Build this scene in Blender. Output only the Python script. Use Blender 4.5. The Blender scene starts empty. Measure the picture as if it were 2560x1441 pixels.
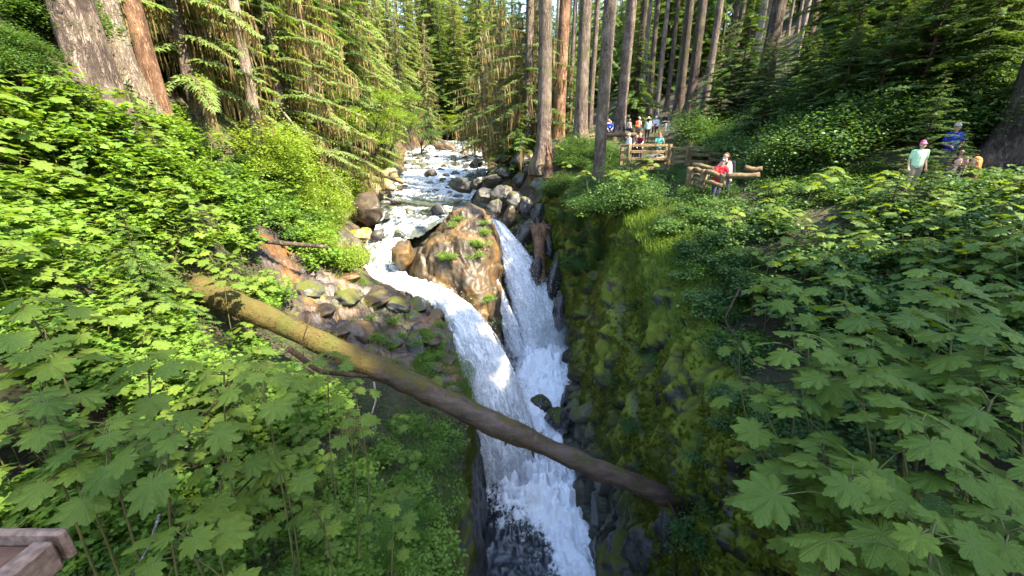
import bpy, math, random
import numpy as np
from mathutils import Vector, Matrix, Quaternion

R = np.random.default_rng(7)
random.seed(7)
S = bpy.context.scene
COL = S.collection
rad = math.radians

# ------------------------------------------------------------------ camera, sky, sun, exposure
PITCH, FPX, W0, H0 = rad(18.0), 960.0, 2560, 1441
cam_d = bpy.data.cameras.new('camera')
cam = bpy.data.objects.new('camera', cam_d)
COL.objects.link(cam)
cam.rotation_euler = (rad(90) - PITCH, 0, 0)
cam_d.sensor_width = 36.0
cam_d.lens = FPX / W0 * 36.0
cam_d.clip_start, cam_d.clip_end = 0.05, 1500
S.camera = cam

SUN_EL, SUN_AZ = rad(50), rad(122)          # azimuth from +Y towards +X
SUN = np.array([math.sin(SUN_AZ) * math.cos(SUN_EL), math.cos(SUN_AZ) * math.cos(SUN_EL), math.sin(SUN_EL)])
w = bpy.data.worlds.new('World'); S.world = w; w.use_nodes = True
nt = w.node_tree; nt.nodes.clear()
sky = nt.nodes.new('ShaderNodeTexSky'); sky.sky_type = 'NISHITA'; sky.sun_disc = False
sky.sun_elevation, sky.sun_rotation = SUN_EL, SUN_AZ
bg = nt.nodes.new('ShaderNodeBackground'); bg.inputs[1].default_value = 0.15
out = nt.nodes.new('ShaderNodeOutputWorld')
nt.links.new(sky.outputs[0], bg.inputs[0]); nt.links.new(bg.outputs[0], out.inputs[0])
sd = bpy.data.lights.new('sun', 'SUN'); sd.energy = 4.2; sd.angle = rad(0.53); sd.color = (1.0, 0.88, 0.66)
sun = bpy.data.objects.new('sun', sd); COL.objects.link(sun)
sun.rotation_euler = Vector(SUN).to_track_quat('Z', 'Y').to_euler()
S.view_settings.view_transform = 'Standard'; S.view_settings.look = 'None'
S.view_settings.exposure = 2.8; S.view_settings.gamma = 1.0
S.view_settings.use_curve_mapping = False
cy = S.cycles
cy.max_bounces = 7; cy.diffuse_bounces = 3; cy.glossy_bounces = 2; cy.transmission_bounces = 4
cy.transparent_max_bounces = 12; cy.caustics_reflective = cy.caustics_refractive = False
cy.sample_clamp_indirect = 6.0
cy.use_denoising = True
try:
    cy.denoiser = 'OPENIMAGEDENOISE'; cy.denoising_prefilter = 'ACCURATE'
except Exception: pass
cy.use_adaptive_sampling = True; cy.adaptive_threshold = 0.01

# ------------------------------------------------------------------ helpers
CP, SP = math.cos(PITCH), math.sin(PITCH)
def ray(px, py):
    xc, yc = (px - 1280.0) / FPX, (720.5 - py) / FPX
    return np.array([xc, CP + yc * SP, -SP + yc * CP])
def at(px, py, t): return ray(px, py) * t                 # point at depth t along the view axis
def proj(P):
    P = np.atleast_2d(P); t = P[:, 1] * CP - P[:, 2] * SP
    ts = np.where(t > .05, t, .05)
    return np.c_[1280 + FPX * P[:, 0] / ts, 720.5 - FPX * (P[:, 1] * SP + P[:, 2] * CP) / ts, t]

def _h(ix, iy, iz, s):
    n = (ix.astype(np.int64) * 374761393 + iy.astype(np.int64) * 668265263 + iz.astype(np.int64) * 2147483647 + s * 974711) & 0xffffffff
    n = ((n ^ (n >> 13)) * 1274126177) & 0xffffffff
    n = ((n ^ (n >> 16)) * 2246822519) & 0xffffffff
    return ((n ^ (n >> 15)) & 0xffffff) / float(0xffffff)
def vn(P, s=0):
    P = np.asarray(P, float); i = np.floor(P); f = P - i; f = f * f * (3 - 2 * f)
    x, y, z = i[:, 0], i[:, 1], i[:, 2]; u, v, q = f[:, 0], f[:, 1], f[:, 2]
    def L(a, b, k): return a + (b - a) * k
    c = lambda a, b, d: _h(x + a, y + b, z + d, s)
    return L(L(L(c(0,0,0), c(1,0,0), u), L(c(0,1,0), c(1,1,0), u), v), L(L(c(0,0,1), c(1,0,1), u), L(c(0,1,1), c(1,1,1), u), v), q) * 2 - 1
def fbm(P, o=4, s=0, g=.5, ridged=False):
    P = np.asarray(P, float); a, r, n = 1.0, 0.0, 0.0
    for k in range(o):
        q = vn(P * 2.03 ** k + 17.3 * k, s + k); q = 1 - 2 * np.abs(q) if ridged else q
        r = r + a * q; n += a; a *= g
    return r / n
def worley(P, s=0):
    P = np.asarray(P, float); i = np.floor(P); d1 = np.full(len(P), 9.); d2 = d1.copy(); cid = np.zeros(len(P))
    for a in (-1, 0, 1):
        for b in (-1, 0, 1):
            for c in (-1, 0, 1):
                j = i + (a, b, c)
                q = j + np.c_[_h(j[:,0], j[:,1], j[:,2], s), _h(j[:,0], j[:,1], j[:,2], s+1), _h(j[:,0], j[:,1], j[:,2], s+2)]
                d = np.linalg.norm(P - q, axis=1); k = _h(j[:,0], j[:,1], j[:,2], s+3)
                m = d < d1; d2 = np.where(m, d1, np.minimum(d2, d)); cid = np.where(m, k, cid); d1 = np.where(m, d, d1)
    return d1, d2, cid
def smooth(a, b, x): x = np.clip((np.asarray(x, float) - a) / (b - a), 0, 1); return x * x * (3 - 2 * x)

def mk(name, V, F, mat, smoothf=True, attrs=None, uv=None):
    """numpy mesh; F: (n,3)/(n,4) array or list of such arrays"""
    V = np.asarray(V, np.float32)
    Fs = F if isinstance(F, list) else [F]
    Fs = [np.asarray(f, np.int32) for f in Fs if len(f)]
    me = bpy.data.meshes.new(name)
    me.vertices.add(len(V)); me.vertices.foreach_set('co', V.ravel())
    loops = np.concatenate([f.ravel() for f in Fs]); tot = np.concatenate([np.full(len(f), f.shape[1], np.int32) for f in Fs])
    st = np.concatenate([[0], np.cumsum(tot)[:-1]]).astype(np.int32)
    me.loops.add(len(loops)); me.loops.foreach_set('vertex_index', loops)
    me.polygons.add(len(tot)); me.polygons.foreach_set('loop_start', st); me.polygons.foreach_set('loop_total', tot)
    me.polygons.foreach_set('use_smooth', np.full(len(tot), smoothf, bool))
    for k, v in (attrs or {}).items():
        a = me.attributes.new(k, 'FLOAT', 'POINT'); a.data.foreach_set('value', np.asarray(v, np.float32))
    if uv is not None:
        u = me.uv_layers.new(name='UVMap'); u.data.foreach_set('uv', np.asarray(uv, np.float32)[loops].ravel())
    me.update(calc_edges=True); me.validate()
    for m in (mat if isinstance(mat, (list, tuple)) else [mat]): me.materials.append(m)
    return me
def ob(name, me, parent=None, loc=None, mtx=None, kind=None, label=None, cat=None, group=None):
    o = bpy.data.objects.new(name, me); COL.objects.link(o)
    if parent is not None: o.parent = parent
    if mtx is not None: o.matrix_basis = mtx
    elif loc is not None: o.location = loc
    if kind: o['kind'] = kind
    if label: o['label'] = label
    if cat: o['category'] = cat
    if group: o['group'] = group
    return o
def thing(name, label, cat, loc=(0, 0, 0), rz=0.0, group=None, scale=None):
    o = ob(name, None, loc=loc, label=label, cat=cat, group=group); o.empty_display_size = .2
    o.rotation_euler = (0, 0, rz)
    if scale is not None: o.scale = scale if hasattr(scale, '__len__') else (scale,) * 3
    return o
class MB:                                                  # mesh collector
    def __init__(s): s.V = []; s.F3 = []; s.F4 = []; s.T = []; s.n = 0
    def add(s, V, F, tint=None):
        V = np.asarray(V, float).reshape(-1, 3); F = np.asarray(F, int)
        (s.F3 if F.shape[1] == 3 else s.F4).append(F + s.n); s.V.append(V); s.n += len(V)
        s.T.append(np.full(len(V), .5) if tint is None else np.broadcast_to(np.asarray(tint, float), (len(V),)))
    def mesh(s, name, mat, smoothf=True, attrs=None):
        F = [np.concatenate(f) for f in (s.F3, s.F4) if f]
        a = {'tint': np.concatenate(s.T)}; a.update(attrs or {})
        return mk(name, np.concatenate(s.V), F, mat, smoothf, a)
def tube(P, r, n=8, cap=True, jit=0.0, seed=0):
    P = np.asarray(P, float); r = np.broadcast_to(np.asarray(r, float), (len(P),))
    T = np.gradient(P, axis=0); T /= np.linalg.norm(T, axis=1)[:, None] + 1e-9
    ref = np.array([0, 0, 1.]) if abs(T[0, 2]) < .8 else np.array([1., 0, 0])
    A = np.cross(T, ref); A /= np.linalg.norm(A, axis=1)[:, None]; B = np.cross(T, A)
    th = np.linspace(0, 2 * np.pi, n, endpoint=False)
    rr = r[:, None] * np.ones(n)
    V = P[:, None] + rr[..., None] * (A[:, None] * np.cos(th)[None, :, None] + B[:, None] * np.sin(th)[None, :, None])
    V = V.reshape(-1, 3)
    if jit: V = V + jit * np.repeat(r, n)[:, None] * np.c_[vn(V * 4, seed), vn(V * 4, seed + 5), vn(V * 4, seed + 9)]
    i = np.arange(len(P) - 1)[:, None] * n; j = np.arange(n)[None]
    k = (j + 1) % n
    F = np.stack([i + j, i + k, i + n + k, i + n + j], -1).reshape(-1, 4)
    return V, F
def addtube(mb, P, r, n=8, cap=True, tint=None, jit=0.0, seed=0):
    V, F = tube(P, r, n, jit=jit, seed=seed); N = len(V)
    if cap:
        V = np.vstack([V, V[:n].mean(0), V[-n:].mean(0)])
    mb.add(V, F, tint)
    if cap:
        off = mb.n - N - 2; j = np.arange(n); k = (j + 1) % n
        mb.F3.append(np.c_[k, j, np.full(n, N)] + off); mb.F3.append(np.c_[j + N - n, k + N - n, np.full(n, N + 1)] + off)
def box(mb, c, s, rot=None, bev=0.0, tint=None):
    """box with chamfered vertical/long edges (bev metres)"""
    s = np.asarray(s, float) / 2
    if bev <= 0:
        V = np.array([[x, y, z] for z in (-1, 1) for x, y in ((-1,-1),(1,-1),(1,1),(-1,1))], float) * s
        F = [[3,2,1,0],[4,5,6,7],[0,1,5,4],[1,2,6,5],[2,3,7,6],[3,0,4,7]]
    else:
        b = bev; lay = []
        for z, ins in ((-s[2], b), (-s[2] + b, 0), (s[2] - b, 0), (s[2], b)):
            for (x, y) in ((-s[0]+b+ins*0, -s[1]+ins), (s[0]-b, -s[1]+ins), (s[0]-ins, -s[1]+b), (s[0]-ins, s[1]-b), (s[0]-b, s[1]-ins), (-s[0]+b, s[1]-ins), (-s[0]+ins, s[1]-b), (-s[0]+ins, -s[1]+b)):
                lay.append((x, y, z))
        V = np.array(lay); F = []
        for l in range(3):
            for j in range(8): F.append([l*8+j, l*8+(j+1)%8, l*8+8+(j+1)%8, l*8+8+j])
        F += [[7,6,5,4],[7,4,3,0],[3,2,1,0],[24,25,26,27],[24,27,28,31],[28,29,30,31]]
    if rot is not None: V = V @ np.asarray(rot, float).T
    mb.add(V + np.asarray(c, float), F, tint)
def rotz(a): return np.array([[math.cos(a), -math.sin(a), 0], [math.sin(a), math.cos(a), 0], [0, 0, 1]])
def grid_faces(nu, nv):
    i = np.arange(nu - 1)[:, None] * nv; j = np.arange(nv - 1)[None]
    return np.stack([i + j, i + nv + j, i + nv + j + 1, i + j + 1], -1).reshape(-1, 4)
def vnormals(V, F):
    n = np.cross(V[F[:, 1]] - V[F[:, 0]], V[F[:, 3 if F.shape[1] == 4 else 2]] - V[F[:, 0]]); N = np.zeros_like(V)
    for k in range(F.shape[1]): np.add.at(N, F[:, k], n)
    return N / (np.linalg.norm(N, axis=1)[:, None] + 1e-12)

# ------------------------------------------------------------------ materials
class NT:
    def __init__(s, name):
        s.m = bpy.data.materials.new(name); s.m.use_nodes = True; s.t = s.m.node_tree; s.t.nodes.clear()
        s.o = s.t.nodes.new('ShaderNodeOutputMaterial')
    def n(s, typ, props=None, **inp):
        x = s.t.nodes.new('ShaderNode' + typ)
        for k, v in (props or {}).items(): setattr(x, k, v)
        for k, v in inp.items(): s.put(x, k, v)
        return x
    def put(s, x, k, v):
        i = x.inputs[int(k[1:])] if k[0] == '_' and k[1:].isdigit() else x.inputs[k.replace('_', ' ')]
        if isinstance(v, bpy.types.NodeSocket): s.t.links.new(v, i)
        elif isinstance(v, (tuple, list)) and len(v) == 3 and i.type == 'RGBA': i.default_value = (*v, 1)
        else: i.default_value = v
    def noise(s, co, scale, detail=4, rough=.55, sc=None):
        if sc is not None: co = s.n('VectorMath', {'operation': 'MULTIPLY'}, _0=co, _1=sc).outputs[0]
        return s.n('TexNoise', Vector=co, Scale=scale, Detail=detail, Roughness=rough).outputs[0]
    def ramp(s, f, stops, interp='LINEAR'):
        x = s.n('ValToRGB', Fac=f); e = x.color_ramp; e.interpolation = interp
        while len(e.elements) < len(stops): e.elements.new(1)
        for q, (p, c) in zip(e.elements, stops): q.position = p; q.color = (*c, 1) if hasattr(c, '__len__') else (c, c, c, 1)
        return x.outputs[0]
    def mix(s, f, a, b, mode='MIX'): return s.n('MixRGB', {'blend_type': mode}, Fac=f, Color1=a, Color2=b).outputs[0]
    def math(s, op, a, b=0.0, clamp=False): return s.n('Math', {'operation': op, 'use_clamp': clamp}, _0=a, _1=b).outputs[0]
    def attr(s, name): return s.n('Attribute', {'attribute_name': name}).outputs['Fac']
    def obj(s): return s.n('TexCoord').outputs['Object']
    def pos(s): return s.n('NewGeometry').outputs['Position']
    def rnd(s): return s.n('ObjectInfo').outputs['Random']
    def bump(s, h, strength=.5, dist=.05): return s.n('Bump', Strength=strength, Distance=dist, Height=h).outputs[0]
    def princ(s, col, rough=.7, spec=.3, normal=None, **kw):
        x = s.n('BsdfPrincipled', Base_Color=col, Roughness=rough); s.put(x, 'Specular IOR Level', spec)
        if normal is not None: s.put(x, 'Normal', normal)
        for k, v in kw.items(): s.put(x, k, v)
        return x.outputs[0]
    def done(s, sh): s.t.links.new(sh, s.o.inputs[0]); return s.m

def leaf_mat(name, c1, c2, trans=.35, tc=None, rough=.5, spec=.25, patch=None, veins=False):
    t = NT(name)
    f = t.math('ADD', t.math('MULTIPLY', t.attr('tint'), .55), t.math('MULTIPLY', t.rnd(), .45))
    col = t.mix(f, c1, c2)
    n = t.noise(t.pos(), .55, 2)
    col = t.mix(t.ramp(n, [(.35, 0.0), (.65, 1.0)]), t.mix(.35, col, tuple(c * .75 for c in c1)), col)
    if patch: col = t.mix(t.ramp(t.noise(t.pos(), 2.3, 3), [(.55, 0.), (.72, 1.)]), col, patch)
    nrm = None
    if veins:                                              # radiating ribs in the leaf's own coordinates
        sp = t.n('SeparateXYZ', Vector=t.obj()); ang = t.math('ARCTAN2', sp.outputs[0], sp.outputs[1])
        rr = t.math('SQRT', t.math('ADD', t.math('MULTIPLY', sp.outputs[0], sp.outputs[0]), t.math('MULTIPLY', sp.outputs[1], sp.outputs[1])))
        pp = t.math('ABSOLUTE', t.math('SUBTRACT', t.math('FRACT', t.math('ADD', t.math('DIVIDE', ang, .6632), .5)), .5))
        dist = t.math('MULTIPLY', t.math('MULTIPLY', pp, .6632), rr)
        main = t.ramp(dist, [(0.0, 1.), (.012, 0.)])
        sv = t.math('ABSOLUTE', t.math('SUBTRACT', t.math('FRACT', t.math('MULTIPLY', t.math('SUBTRACT', rr, t.math('MULTIPLY', dist, .9)), 13.0)), .5))
        side = t.math('MULTIPLY', t.ramp(sv, [(0.0, 1.), (.16, 0.)]), .45)
        vn_ = t.math('MAXIMUM', main, side)
        mot = t.noise(t.obj(), 9, 4, .6)
        col = t.mix(t.ramp(mot, [(.35, .28), (.6, 0.)]), col, tuple(c * .55 for c in c1))
        col = t.mix(t.math('MULTIPLY', vn_, .38), col, (.20, .27, .09))
        col = t.mix(t.ramp(t.noise(t.obj(), 34, 2), [(.70, 0.), (.76, .55)]), col, (.22, .19, .06))
        nrm = t.bump(t.math('SUBTRACT', mot, t.math('MULTIPLY', vn_, .8)), .5, .02)
    a = t.princ(col, rough, spec, nrm)
    tcol = t.mix(1.0, col, tc or (1.5, 1.35, .45), 'MULTIPLY')
    b = t.n('BsdfTranslucent', Color=tcol).outputs[0]
    return t.done(t.n('MixShader', _0=trans, _1=a, _2=b).outputs[0])

def bark_mat(name, dark, light, moss=None, sc=(7, 7, 1.1), mossamt=.0):
    t = NT(name); co = t.obj()
    wob = t.n('VectorMath', {'operation': 'ADD'}, _0=co, _1=t.n('VectorMath', {'operation': 'SCALE'}, _0=t.n('TexNoise', Vector=co, Scale=2.5).outputs['Color'], Scale=.22).outputs[0]).outputs[0]
    a = t.noise(wob, 1.0, 7, .7, sc=sc); b = t.noise(co, 1.4, 3, .5)
    c = t.noise(wob, 1.0, 4, .6, sc=(sc[0] * 2.4, sc[1] * 2.4, sc[2] * 3.2))
    rid = t.math('ABSOLUTE', t.math('SUBTRACT', a, .5)); crack = t.ramp(rid, [(.0, 0.0), (.07, 1.0)])
    rid2 = t.math('ABSOLUTE', t.math('SUBTRACT', c, .5)); crack2 = t.ramp(rid2, [(.0, .35), (.06, 1.0)])
    crack = t.math('MULTIPLY', crack, crack2)
    col = t.mix(t.ramp(t.noise(co, 1.0, 5, .6, sc=(sc[0] * .6, sc[1] * .6, sc[2])), [(.3, 0.), (.7, 1.)]), dark, light)
    col = t.mix(crack, tuple(x * .45 for x in dark), col)
    col = t.mix(t.ramp(b, [(.45, 0.), (.75, .5)]), col, tuple(min(1, x * 1.35) for x in light))
    if moss: col = t.mix(t.math('MULTIPLY', t.ramp(t.noise(co, .7, 5), [(.5, 0.), (.62, 1.)]), mossamt), col, moss)
    h = t.math('ADD', t.math('MULTIPLY', crack, .8), t.math('MULTIPLY', c, .6))
    return t.done(t.princ(col, .9, .15, t.bump(h, .8, .05)))

def flat_mat(name, col, rough=.8, spec=.2, var=.25, scale=14.0):
    t = NT(name); n = t.noise(t.obj(), scale, 4)
    c = t.mix(t.ramp(n, [(.3, 0.), (.7, 1.)]), tuple(c * (1 - var) for c in col), tuple(min(1, c * (1 + var * .6)) for c in col))
    return t.done(t.princ(c, rough, spec, t.bump(n, .15, .01)))
# ------------------------------------------------------------------ terrain shape
GL = np.array([(-1.2,-4,-6.5),(-1.2,0,-6.8),(-1.1,5,-7.1),(-1.5,6,-6.9),(-3,6,-5.9),(-3.3,4,-5.3),(-2.3,4.3,-5.8),(-2,1.5,-5.2),
 (-3.4,2.6,-4.2),(-4.5,2.8,-3.3),(-6,1,-2.3),(-6,4.5,-2.8),(-7.2,5.8,-2.1),(-8,8.6,-3.2),(-9.6,7.8,-.5),(-9.6,9.9,.95),(-10.7,12,1.3),
 (-11.6,14,1.4),(-12.2,20,.5),(-12.3,16,-.2),(-10.3,16,-1.8),(-10.9,17,-1.9),(-8.6,12,-3.4),(-7.8,14,-4.7),(-6.1,14.5,-5.5),
 (-4.6,16.3,-5.9),(-2.9,15,-6.9),(-4.5,13.5,-6.9),(-6.3,11.5,-5.6),(-2.7,12.5,-7.7),(-1.5,11.5,-8.0),(-3.1,9,-7.0),(-1.46,9.5,-8.3),
 (-5,9,-5.6),(-9.2,25,-5.1),(-8.1,21.7,-5.9),(-5.9,19.5,-6.3),(-3.9,17.8,-6.5),(-2.6,16.8,-6.95),(-10.4,21,-3.6),(-9.9,22.8,-4.4),
 (-11.2,25,-3.5),(-7.6,18.0,-5.0),(-9,18.5,-3.9),(-10.5,20,-2.7),(-7.5,29,-4.6),(-4,27.5,-4.5),(-1.2,25.8,-4.45),(-13,29.5,-3.0),
 (-9.6,36,-3.8),(-4.5,36,-3.6),(-13,36,-2.5),(-8.8,49,-1.5),(-3.9,48,-1.4),(-15.3,50,.4),(-12.5,75,1.4),(-5.5,75,1.5),(-21,75,3.2),
 (-16,110,4.8),(-26,110,9),(-8,110,7),(-20,150,11),(-20,220,30),(-20,10,6),(-30,30,10),(-18,30,1.5),(-25,45,5),(-35,80,14),(-60,20,26),
 (-70,80,35),(-60,150,40),(-20,0,5),(-10,0,-.2),(-6,-4,-2.5),(-30,-10,8),(-60,-30,20),(10,60,4),(30,40,10)])
GR = np.array([(2.6,0,-4.2),(2.6,-5,-4),(3,2,-4),(4,5,-4.2),(4.6,7,-4),(4.7,10,-2.9),(4.9,14,-1.7),(5.2,18,-1.8),(4.3,21,-1.9),
 (3.1,24,-1.9),(1.6,26.8,-1.7),(6,3,-3.2),(8,8,-2.05),(6.2,7.9,-2.6),(7.3,7,-2),(6.5,13.3,-1.4),(8,13.5,-1.35),(10.3,9.9,-.75),
 (16.2,13.0,.7),(13.3,12.4,-.55),(11.8,11.2,-.8),(9,17,-.9),(7.5,22.5,-1.2),(5.5,21.5,-1.5),(8,26,.2),(8,30,1.3),(10.3,30,1.3),(12,29.5,1.7),(5.5,31,1.3),(10.2,9,-.85),(4.2,36,1.8),(2.1,27.6,.4),(2.5,30,.9),(.5,29.5,-1.7),
 (1.2,33,-.6),(-1,31,-3),(-.8,27.5,-3.7),(-2.5,36,-3.1),(-1,40,-1.6),(-1,48,-.7),(2,45,1.8),(10,45,3),(15.4,18,2.8),(18,18,4.3),
 (12,15,.5),(15,28,4),(30,25,10),(30,5,6),(60,20,22),(12,0,-1),(40,60,16),(15,75,6),(-2,75,3),(10,110,10),(-5,110,7.5),(40,120,24),
 (70,90,35),(0,150,14),(0,220,32),(30,-20,4),(-12.5,75,1.4),(-8.8,49,-1.5),(-7.5,29,-4.6),(-16,110,4.8),(-8,36,-3.7),(-20,150,9),
 (-25,60,4),(60,-40,8)])
def tps_fit(P):
    X = P[:, :2]; n = len(X); d = np.linalg.norm(X[:, None] - X[None], axis=-1)
    K = np.where(d > 0, d * d * np.log(d + 1e-9), 0) + np.eye(n) * .05
    A = np.zeros((n + 3, n + 3)); A[:n, :n] = K; A[:n, n] = 1; A[:n, n+1:] = X; A[n:, :n] = A[:n, n:].T
    return X, np.linalg.solve(A, np.r_[P[:, 2], 0, 0, 0])
def tps_eval(fit, x, y):
    X, c = fit; x = np.asarray(x, float); sh = x.shape; q = np.c_[x.ravel(), np.broadcast_to(y, sh).ravel()]; o = np.empty(len(q))
    for i in range(0, len(q), 20000):
        s = q[i:i + 20000]; d2 = ((s[:, None] - X[None]) ** 2).sum(-1)
        o[i:i + 20000] = .5 * d2 * np.log(d2 + 1e-12) @ c[:-3] + c[-3] + s @ c[-2:]
    return o.reshape(sh)
FL, FR = tps_fit(GL), tps_fit(GR)
def interp(y, T): T = np.array(T, float); return np.interp(y, T[:, 0], T[:, 1])
def creek_c(y): return interp(y, [(24,-3),(26,-3),(29,-7.5),(36,-7.8),(49,-8.5),(75,-12.5),(110,-16),(135,-34),(150,-50),(240,-90)])
def creek_w(y): return interp(y, [(26,4.2),(29,4.3),(36,3.6),(49,4.9),(75,7.2),(110,4.6),(150,4),(240,4)])
def creek_z(y): return interp(y, [(24,-4.2),(26,-4.15),(28.2,-4.1),(29.5,-3.75),(36,-3.2),(49,-1.0),(75,2.0),(110,5.4),(150,9.5),(240,17)])
def rimL(y): return interp(y, [(-6,-1.2),(5,-1.15),(9.5,-1.35),(11.5,-1.5),(13,-1.9),(15,-2.6),(16.8,-2.3),(18,-2.6),(24.5,-2.6),(25.6,-.9),(26.4,.3),(27.5,-1.8),(29,-5),(31,-7.5),(36,-7.8),(49,-8.5),(75,-12.5),(110,-16),(135,-34),(150,-50),(240,-90)])
def rimR(y): return interp(y, [(-6,2.5),(0,2.6),(2,3),(5,4),(7,4.6),(14,4.9),(18,5.2),(21,4.3),(24,3.1),(25.6,2.2),(26.4,.3),(27.5,-1.8),(29,-5),(31,-7.5),(36,-7.8),(49,-8.5),(75,-12.5),(110,-16),(135,-34),(150,-50),(240,-90)])
def in_creek(x, y): return smooth(1.15, .85, np.abs(x - creek_c(y)) / creek_w(y)) * smooth(26, 28.5, y)
def zl0(x, y): return tps_eval(FL, x, y)
def zr0(x, y): return tps_eval(FR, x, y)
def ground(x, y):
    x = np.asarray(x, float); y = np.broadcast_to(np.asarray(y, float), x.shape)
    mid = np.where(y < 26.4, (rimL(y) + rimR(y)) / 2, creek_c(y))
    z = np.where(x < mid, zl0(x, y), zr0(x, y))
    k = in_creek(x, y)
    return z * (1 - k) + (creek_z(y) - .35) * k
def g1(x, y): return float(ground(np.array([x]), np.array([y]))[0])
def hit(px, py, h=0.0, tmin=1.2, tmax=140):
    """point on the ground (plus plant height h) seen at a pixel"""
    d = ray(px, py); t = np.exp(np.linspace(math.log(tmin), math.log(tmax), 260)); P = d[None] * t[:, None]
    below = P[:, 2] < ground(P[:, 0], P[:, 1]) + h
    if not below.any(): return None
    i = int(np.argmax(below)); return P[i]

# rock mask of the ground (1 = bare rock)
OUT = np.array([(-8.6,14.2,1.1),(-7.2,14.6,1.2),(-6,14.8,1.2),(-5.2,15.6,1.2),(-4.2,15.8,1.3),(-3.2,15.2,1.1),(-5,13.9,1.2),(-3.9,14,1.2),(-6.6,12.9,1.2),(-5.4,12.4,1.1),(-2.9,13.6,1.0),(-4.1,12.7,1.0),(-2.3,12.6,.8),(-6.2,11.6,.8),(-2.2,15.9,.8)])
CH = np.array([(-9.2,25,1.6),(-8.1,21.7,1.6),(-5.9,19.5,1.4),(-3.9,17.8,1.3),(-2.6,16.8,1.2),(-9,23.2,1.5),(-7,20.5,1.5),(-9.6,27,2),(-4,27.6,2),(-1.5,26,1.5)])
def rockmask(x, y):
    m = np.zeros_like(x)
    for q in (OUT, CH):
        for a, b, r in q: m = np.maximum(m, smooth(r * 1.35, r * .7, np.hypot(x - a, y - b)))
    k = np.abs(x - creek_c(y)) / creek_w(y); m = np.maximum(m, smooth(1.5, 1.05, k) * smooth(27, 29, y))
    for a, b, r in ((.5,29,2.6),(1.2,32,2.2),(-1,30,2.4),(1.6,27.4,1.6),(-1,34,2),(0,36,2)): m = np.maximum(m, smooth(r * 1.25, r * .7, np.hypot(x - a, y - b)))
    return m
def slab(P, s=3, f=1.0):
    """tilted layered rock relief"""
    q = P @ np.array([[.8,.1,.25],[-.35,.75,.2],[-.3,-.3,1.9]]).T * f
    d1, d2, cid = worley(q * .9, s)
    return (cid - .5) * .7 + smooth(0, .16, d2 - d1) * .3 + fbm(q * 2.2, 4, s, .55, True) * .35
def strata(P):
    """dipping rock layers: long sharp ridges, a few cracks"""
    w1 = np.c_[fbm(P * .7, 3, 1), fbm(P * .7, 3, 2), fbm(P * .7, 3, 3)]
    q = (P + w1 * .5) @ np.array([[.55,.35,.3],[-.5,1.0,.5],[-.3,-.3,1.4]]).T
    c = q[:, 1] * 1.25 + fbm(P * .5, 3, 4) * .9; saw = c - np.floor(c); saw = np.where(saw < .82, saw / .82, (1 - saw) / .18)
    c2 = q[:, 1] * 3.7 + q[:, 0] * .4 + fbm(P * 1.1, 3, 5) * 1.0; saw2 = c2 - np.floor(c2); saw2 = np.where(saw2 < .8, saw2 / .8, (1 - saw2) / .2)
    d1, d2, cid = worley((P + w1 * .35) * (.75, .75, .6), 8)
    return (saw - .5) * .50 + (saw2 - .5) * .20 + (cid - .5) * .22 - .18 * smooth(.05, 0, d2 - d1) + fbm(P * .8, 3, 6) * .35 + fbm(P * (3, 3, 4), 4, 7, .55, True) * .07
def axis(*segs):
    o = [segs[0][0]]
    for a, b, n, g in segs: o += list(a + (b - a) * (np.linspace(0, 1, n + 1)[1:] ** g))
    return np.array(o)
yg = axis((-8, 1, 30, 1), (1, 11, 90, 1), (11, 28, 200, 1), (28, 50, 110, 1), (50, 110, 90, 1), (110, 240, 50, 1.3))
dg = axis((0, 6, 95, 1), (6, 12, 55, 1), (12, 30, 60, 1), (30, 110, 40, 1.5))
CHAN = np.array([at(1050,522,30.2), at(1040,545,27.6), at(1008,566,26.4), at(955,610,24), at(945,660,22.3), at(985,698,20.6), at(1060,722,19.4), at(1120,755,18.2), at(1150,783,17.65)])
CHAN_W = np.array([2.3, 2.1, 1.75, 1.0, .85, .85, .8, .62, .55])
def resample(P, n, extra=None):
    s = np.r_[0, np.cumsum(np.linalg.norm(np.diff(P, axis=0), axis=1))]; u = np.linspace(0, s[-1], n)
    c = np.stack([np.interp(u, s, P[:, k]) for k in range(P.shape[1])], 1)
    for _ in range(max(1, n // 24)):
        c[1:-1] = (c[:-2] + 2 * c[1:-1] + c[2:]) / 4
    return c if extra is None else (c, np.interp(u, s, extra))
CH_P, CH_W = resample(CHAN, 120, CHAN_W)
def channel_dist(x, y):
    Z = np.zeros_like(x); k = np.zeros_like(x); sel = np.where((y > 15) & (y < 33) & (x > -14) & (x < 1))[0]
    d = np.hypot(x[sel, None] - CH_P[None, :, 0], y[sel, None] - CH_P[None, :, 1]); i = d.argmin(1); dm = d[np.arange(len(sel)), i]
    Z[sel] = CH_P[i, 2]; k[sel] = smooth(CH_W[i] * 1.35 + .15, CH_W[i] * .95, dm); return Z, k
def sheet(side):
    Y, D = np.meshgrid(yg, dg, indexing='ij'); rim = rimL(Y) if side < 0 else rimR(Y)
    X = rim + side * D; V = np.c_[X.ravel(), Y.ravel(), ground(X, Y).ravel()]
    x, y = V[:, 0], V[:, 1]; m = rockmask(x, y); fade = smooth(0, .35, D.ravel())
    k = in_creek(x, y)
    nz = fbm(V * .45, 4, 11) * .35 + fbm(V * 1.7, 3, 12) * .12
    rk = strata(V) * np.where(y < 20, .75, .6) - .05
    Zw, near = channel_dist(x, y)
    V[:, 2] += fade * ((1 - m) * nz + m * rk * (1 - k * .8)) + (1 - fade) * m * rk * .3
    V[:, 2] = np.where(near > 0, np.minimum(V[:, 2], V[:, 2] * (1 - near) + (Zw - .3) * near), V[:, 2])
    F = grid_faces(len(yg), len(dg))
    if side < 0: F = F[:, ::-1]
    return V, F[:, ::-1], m
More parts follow.
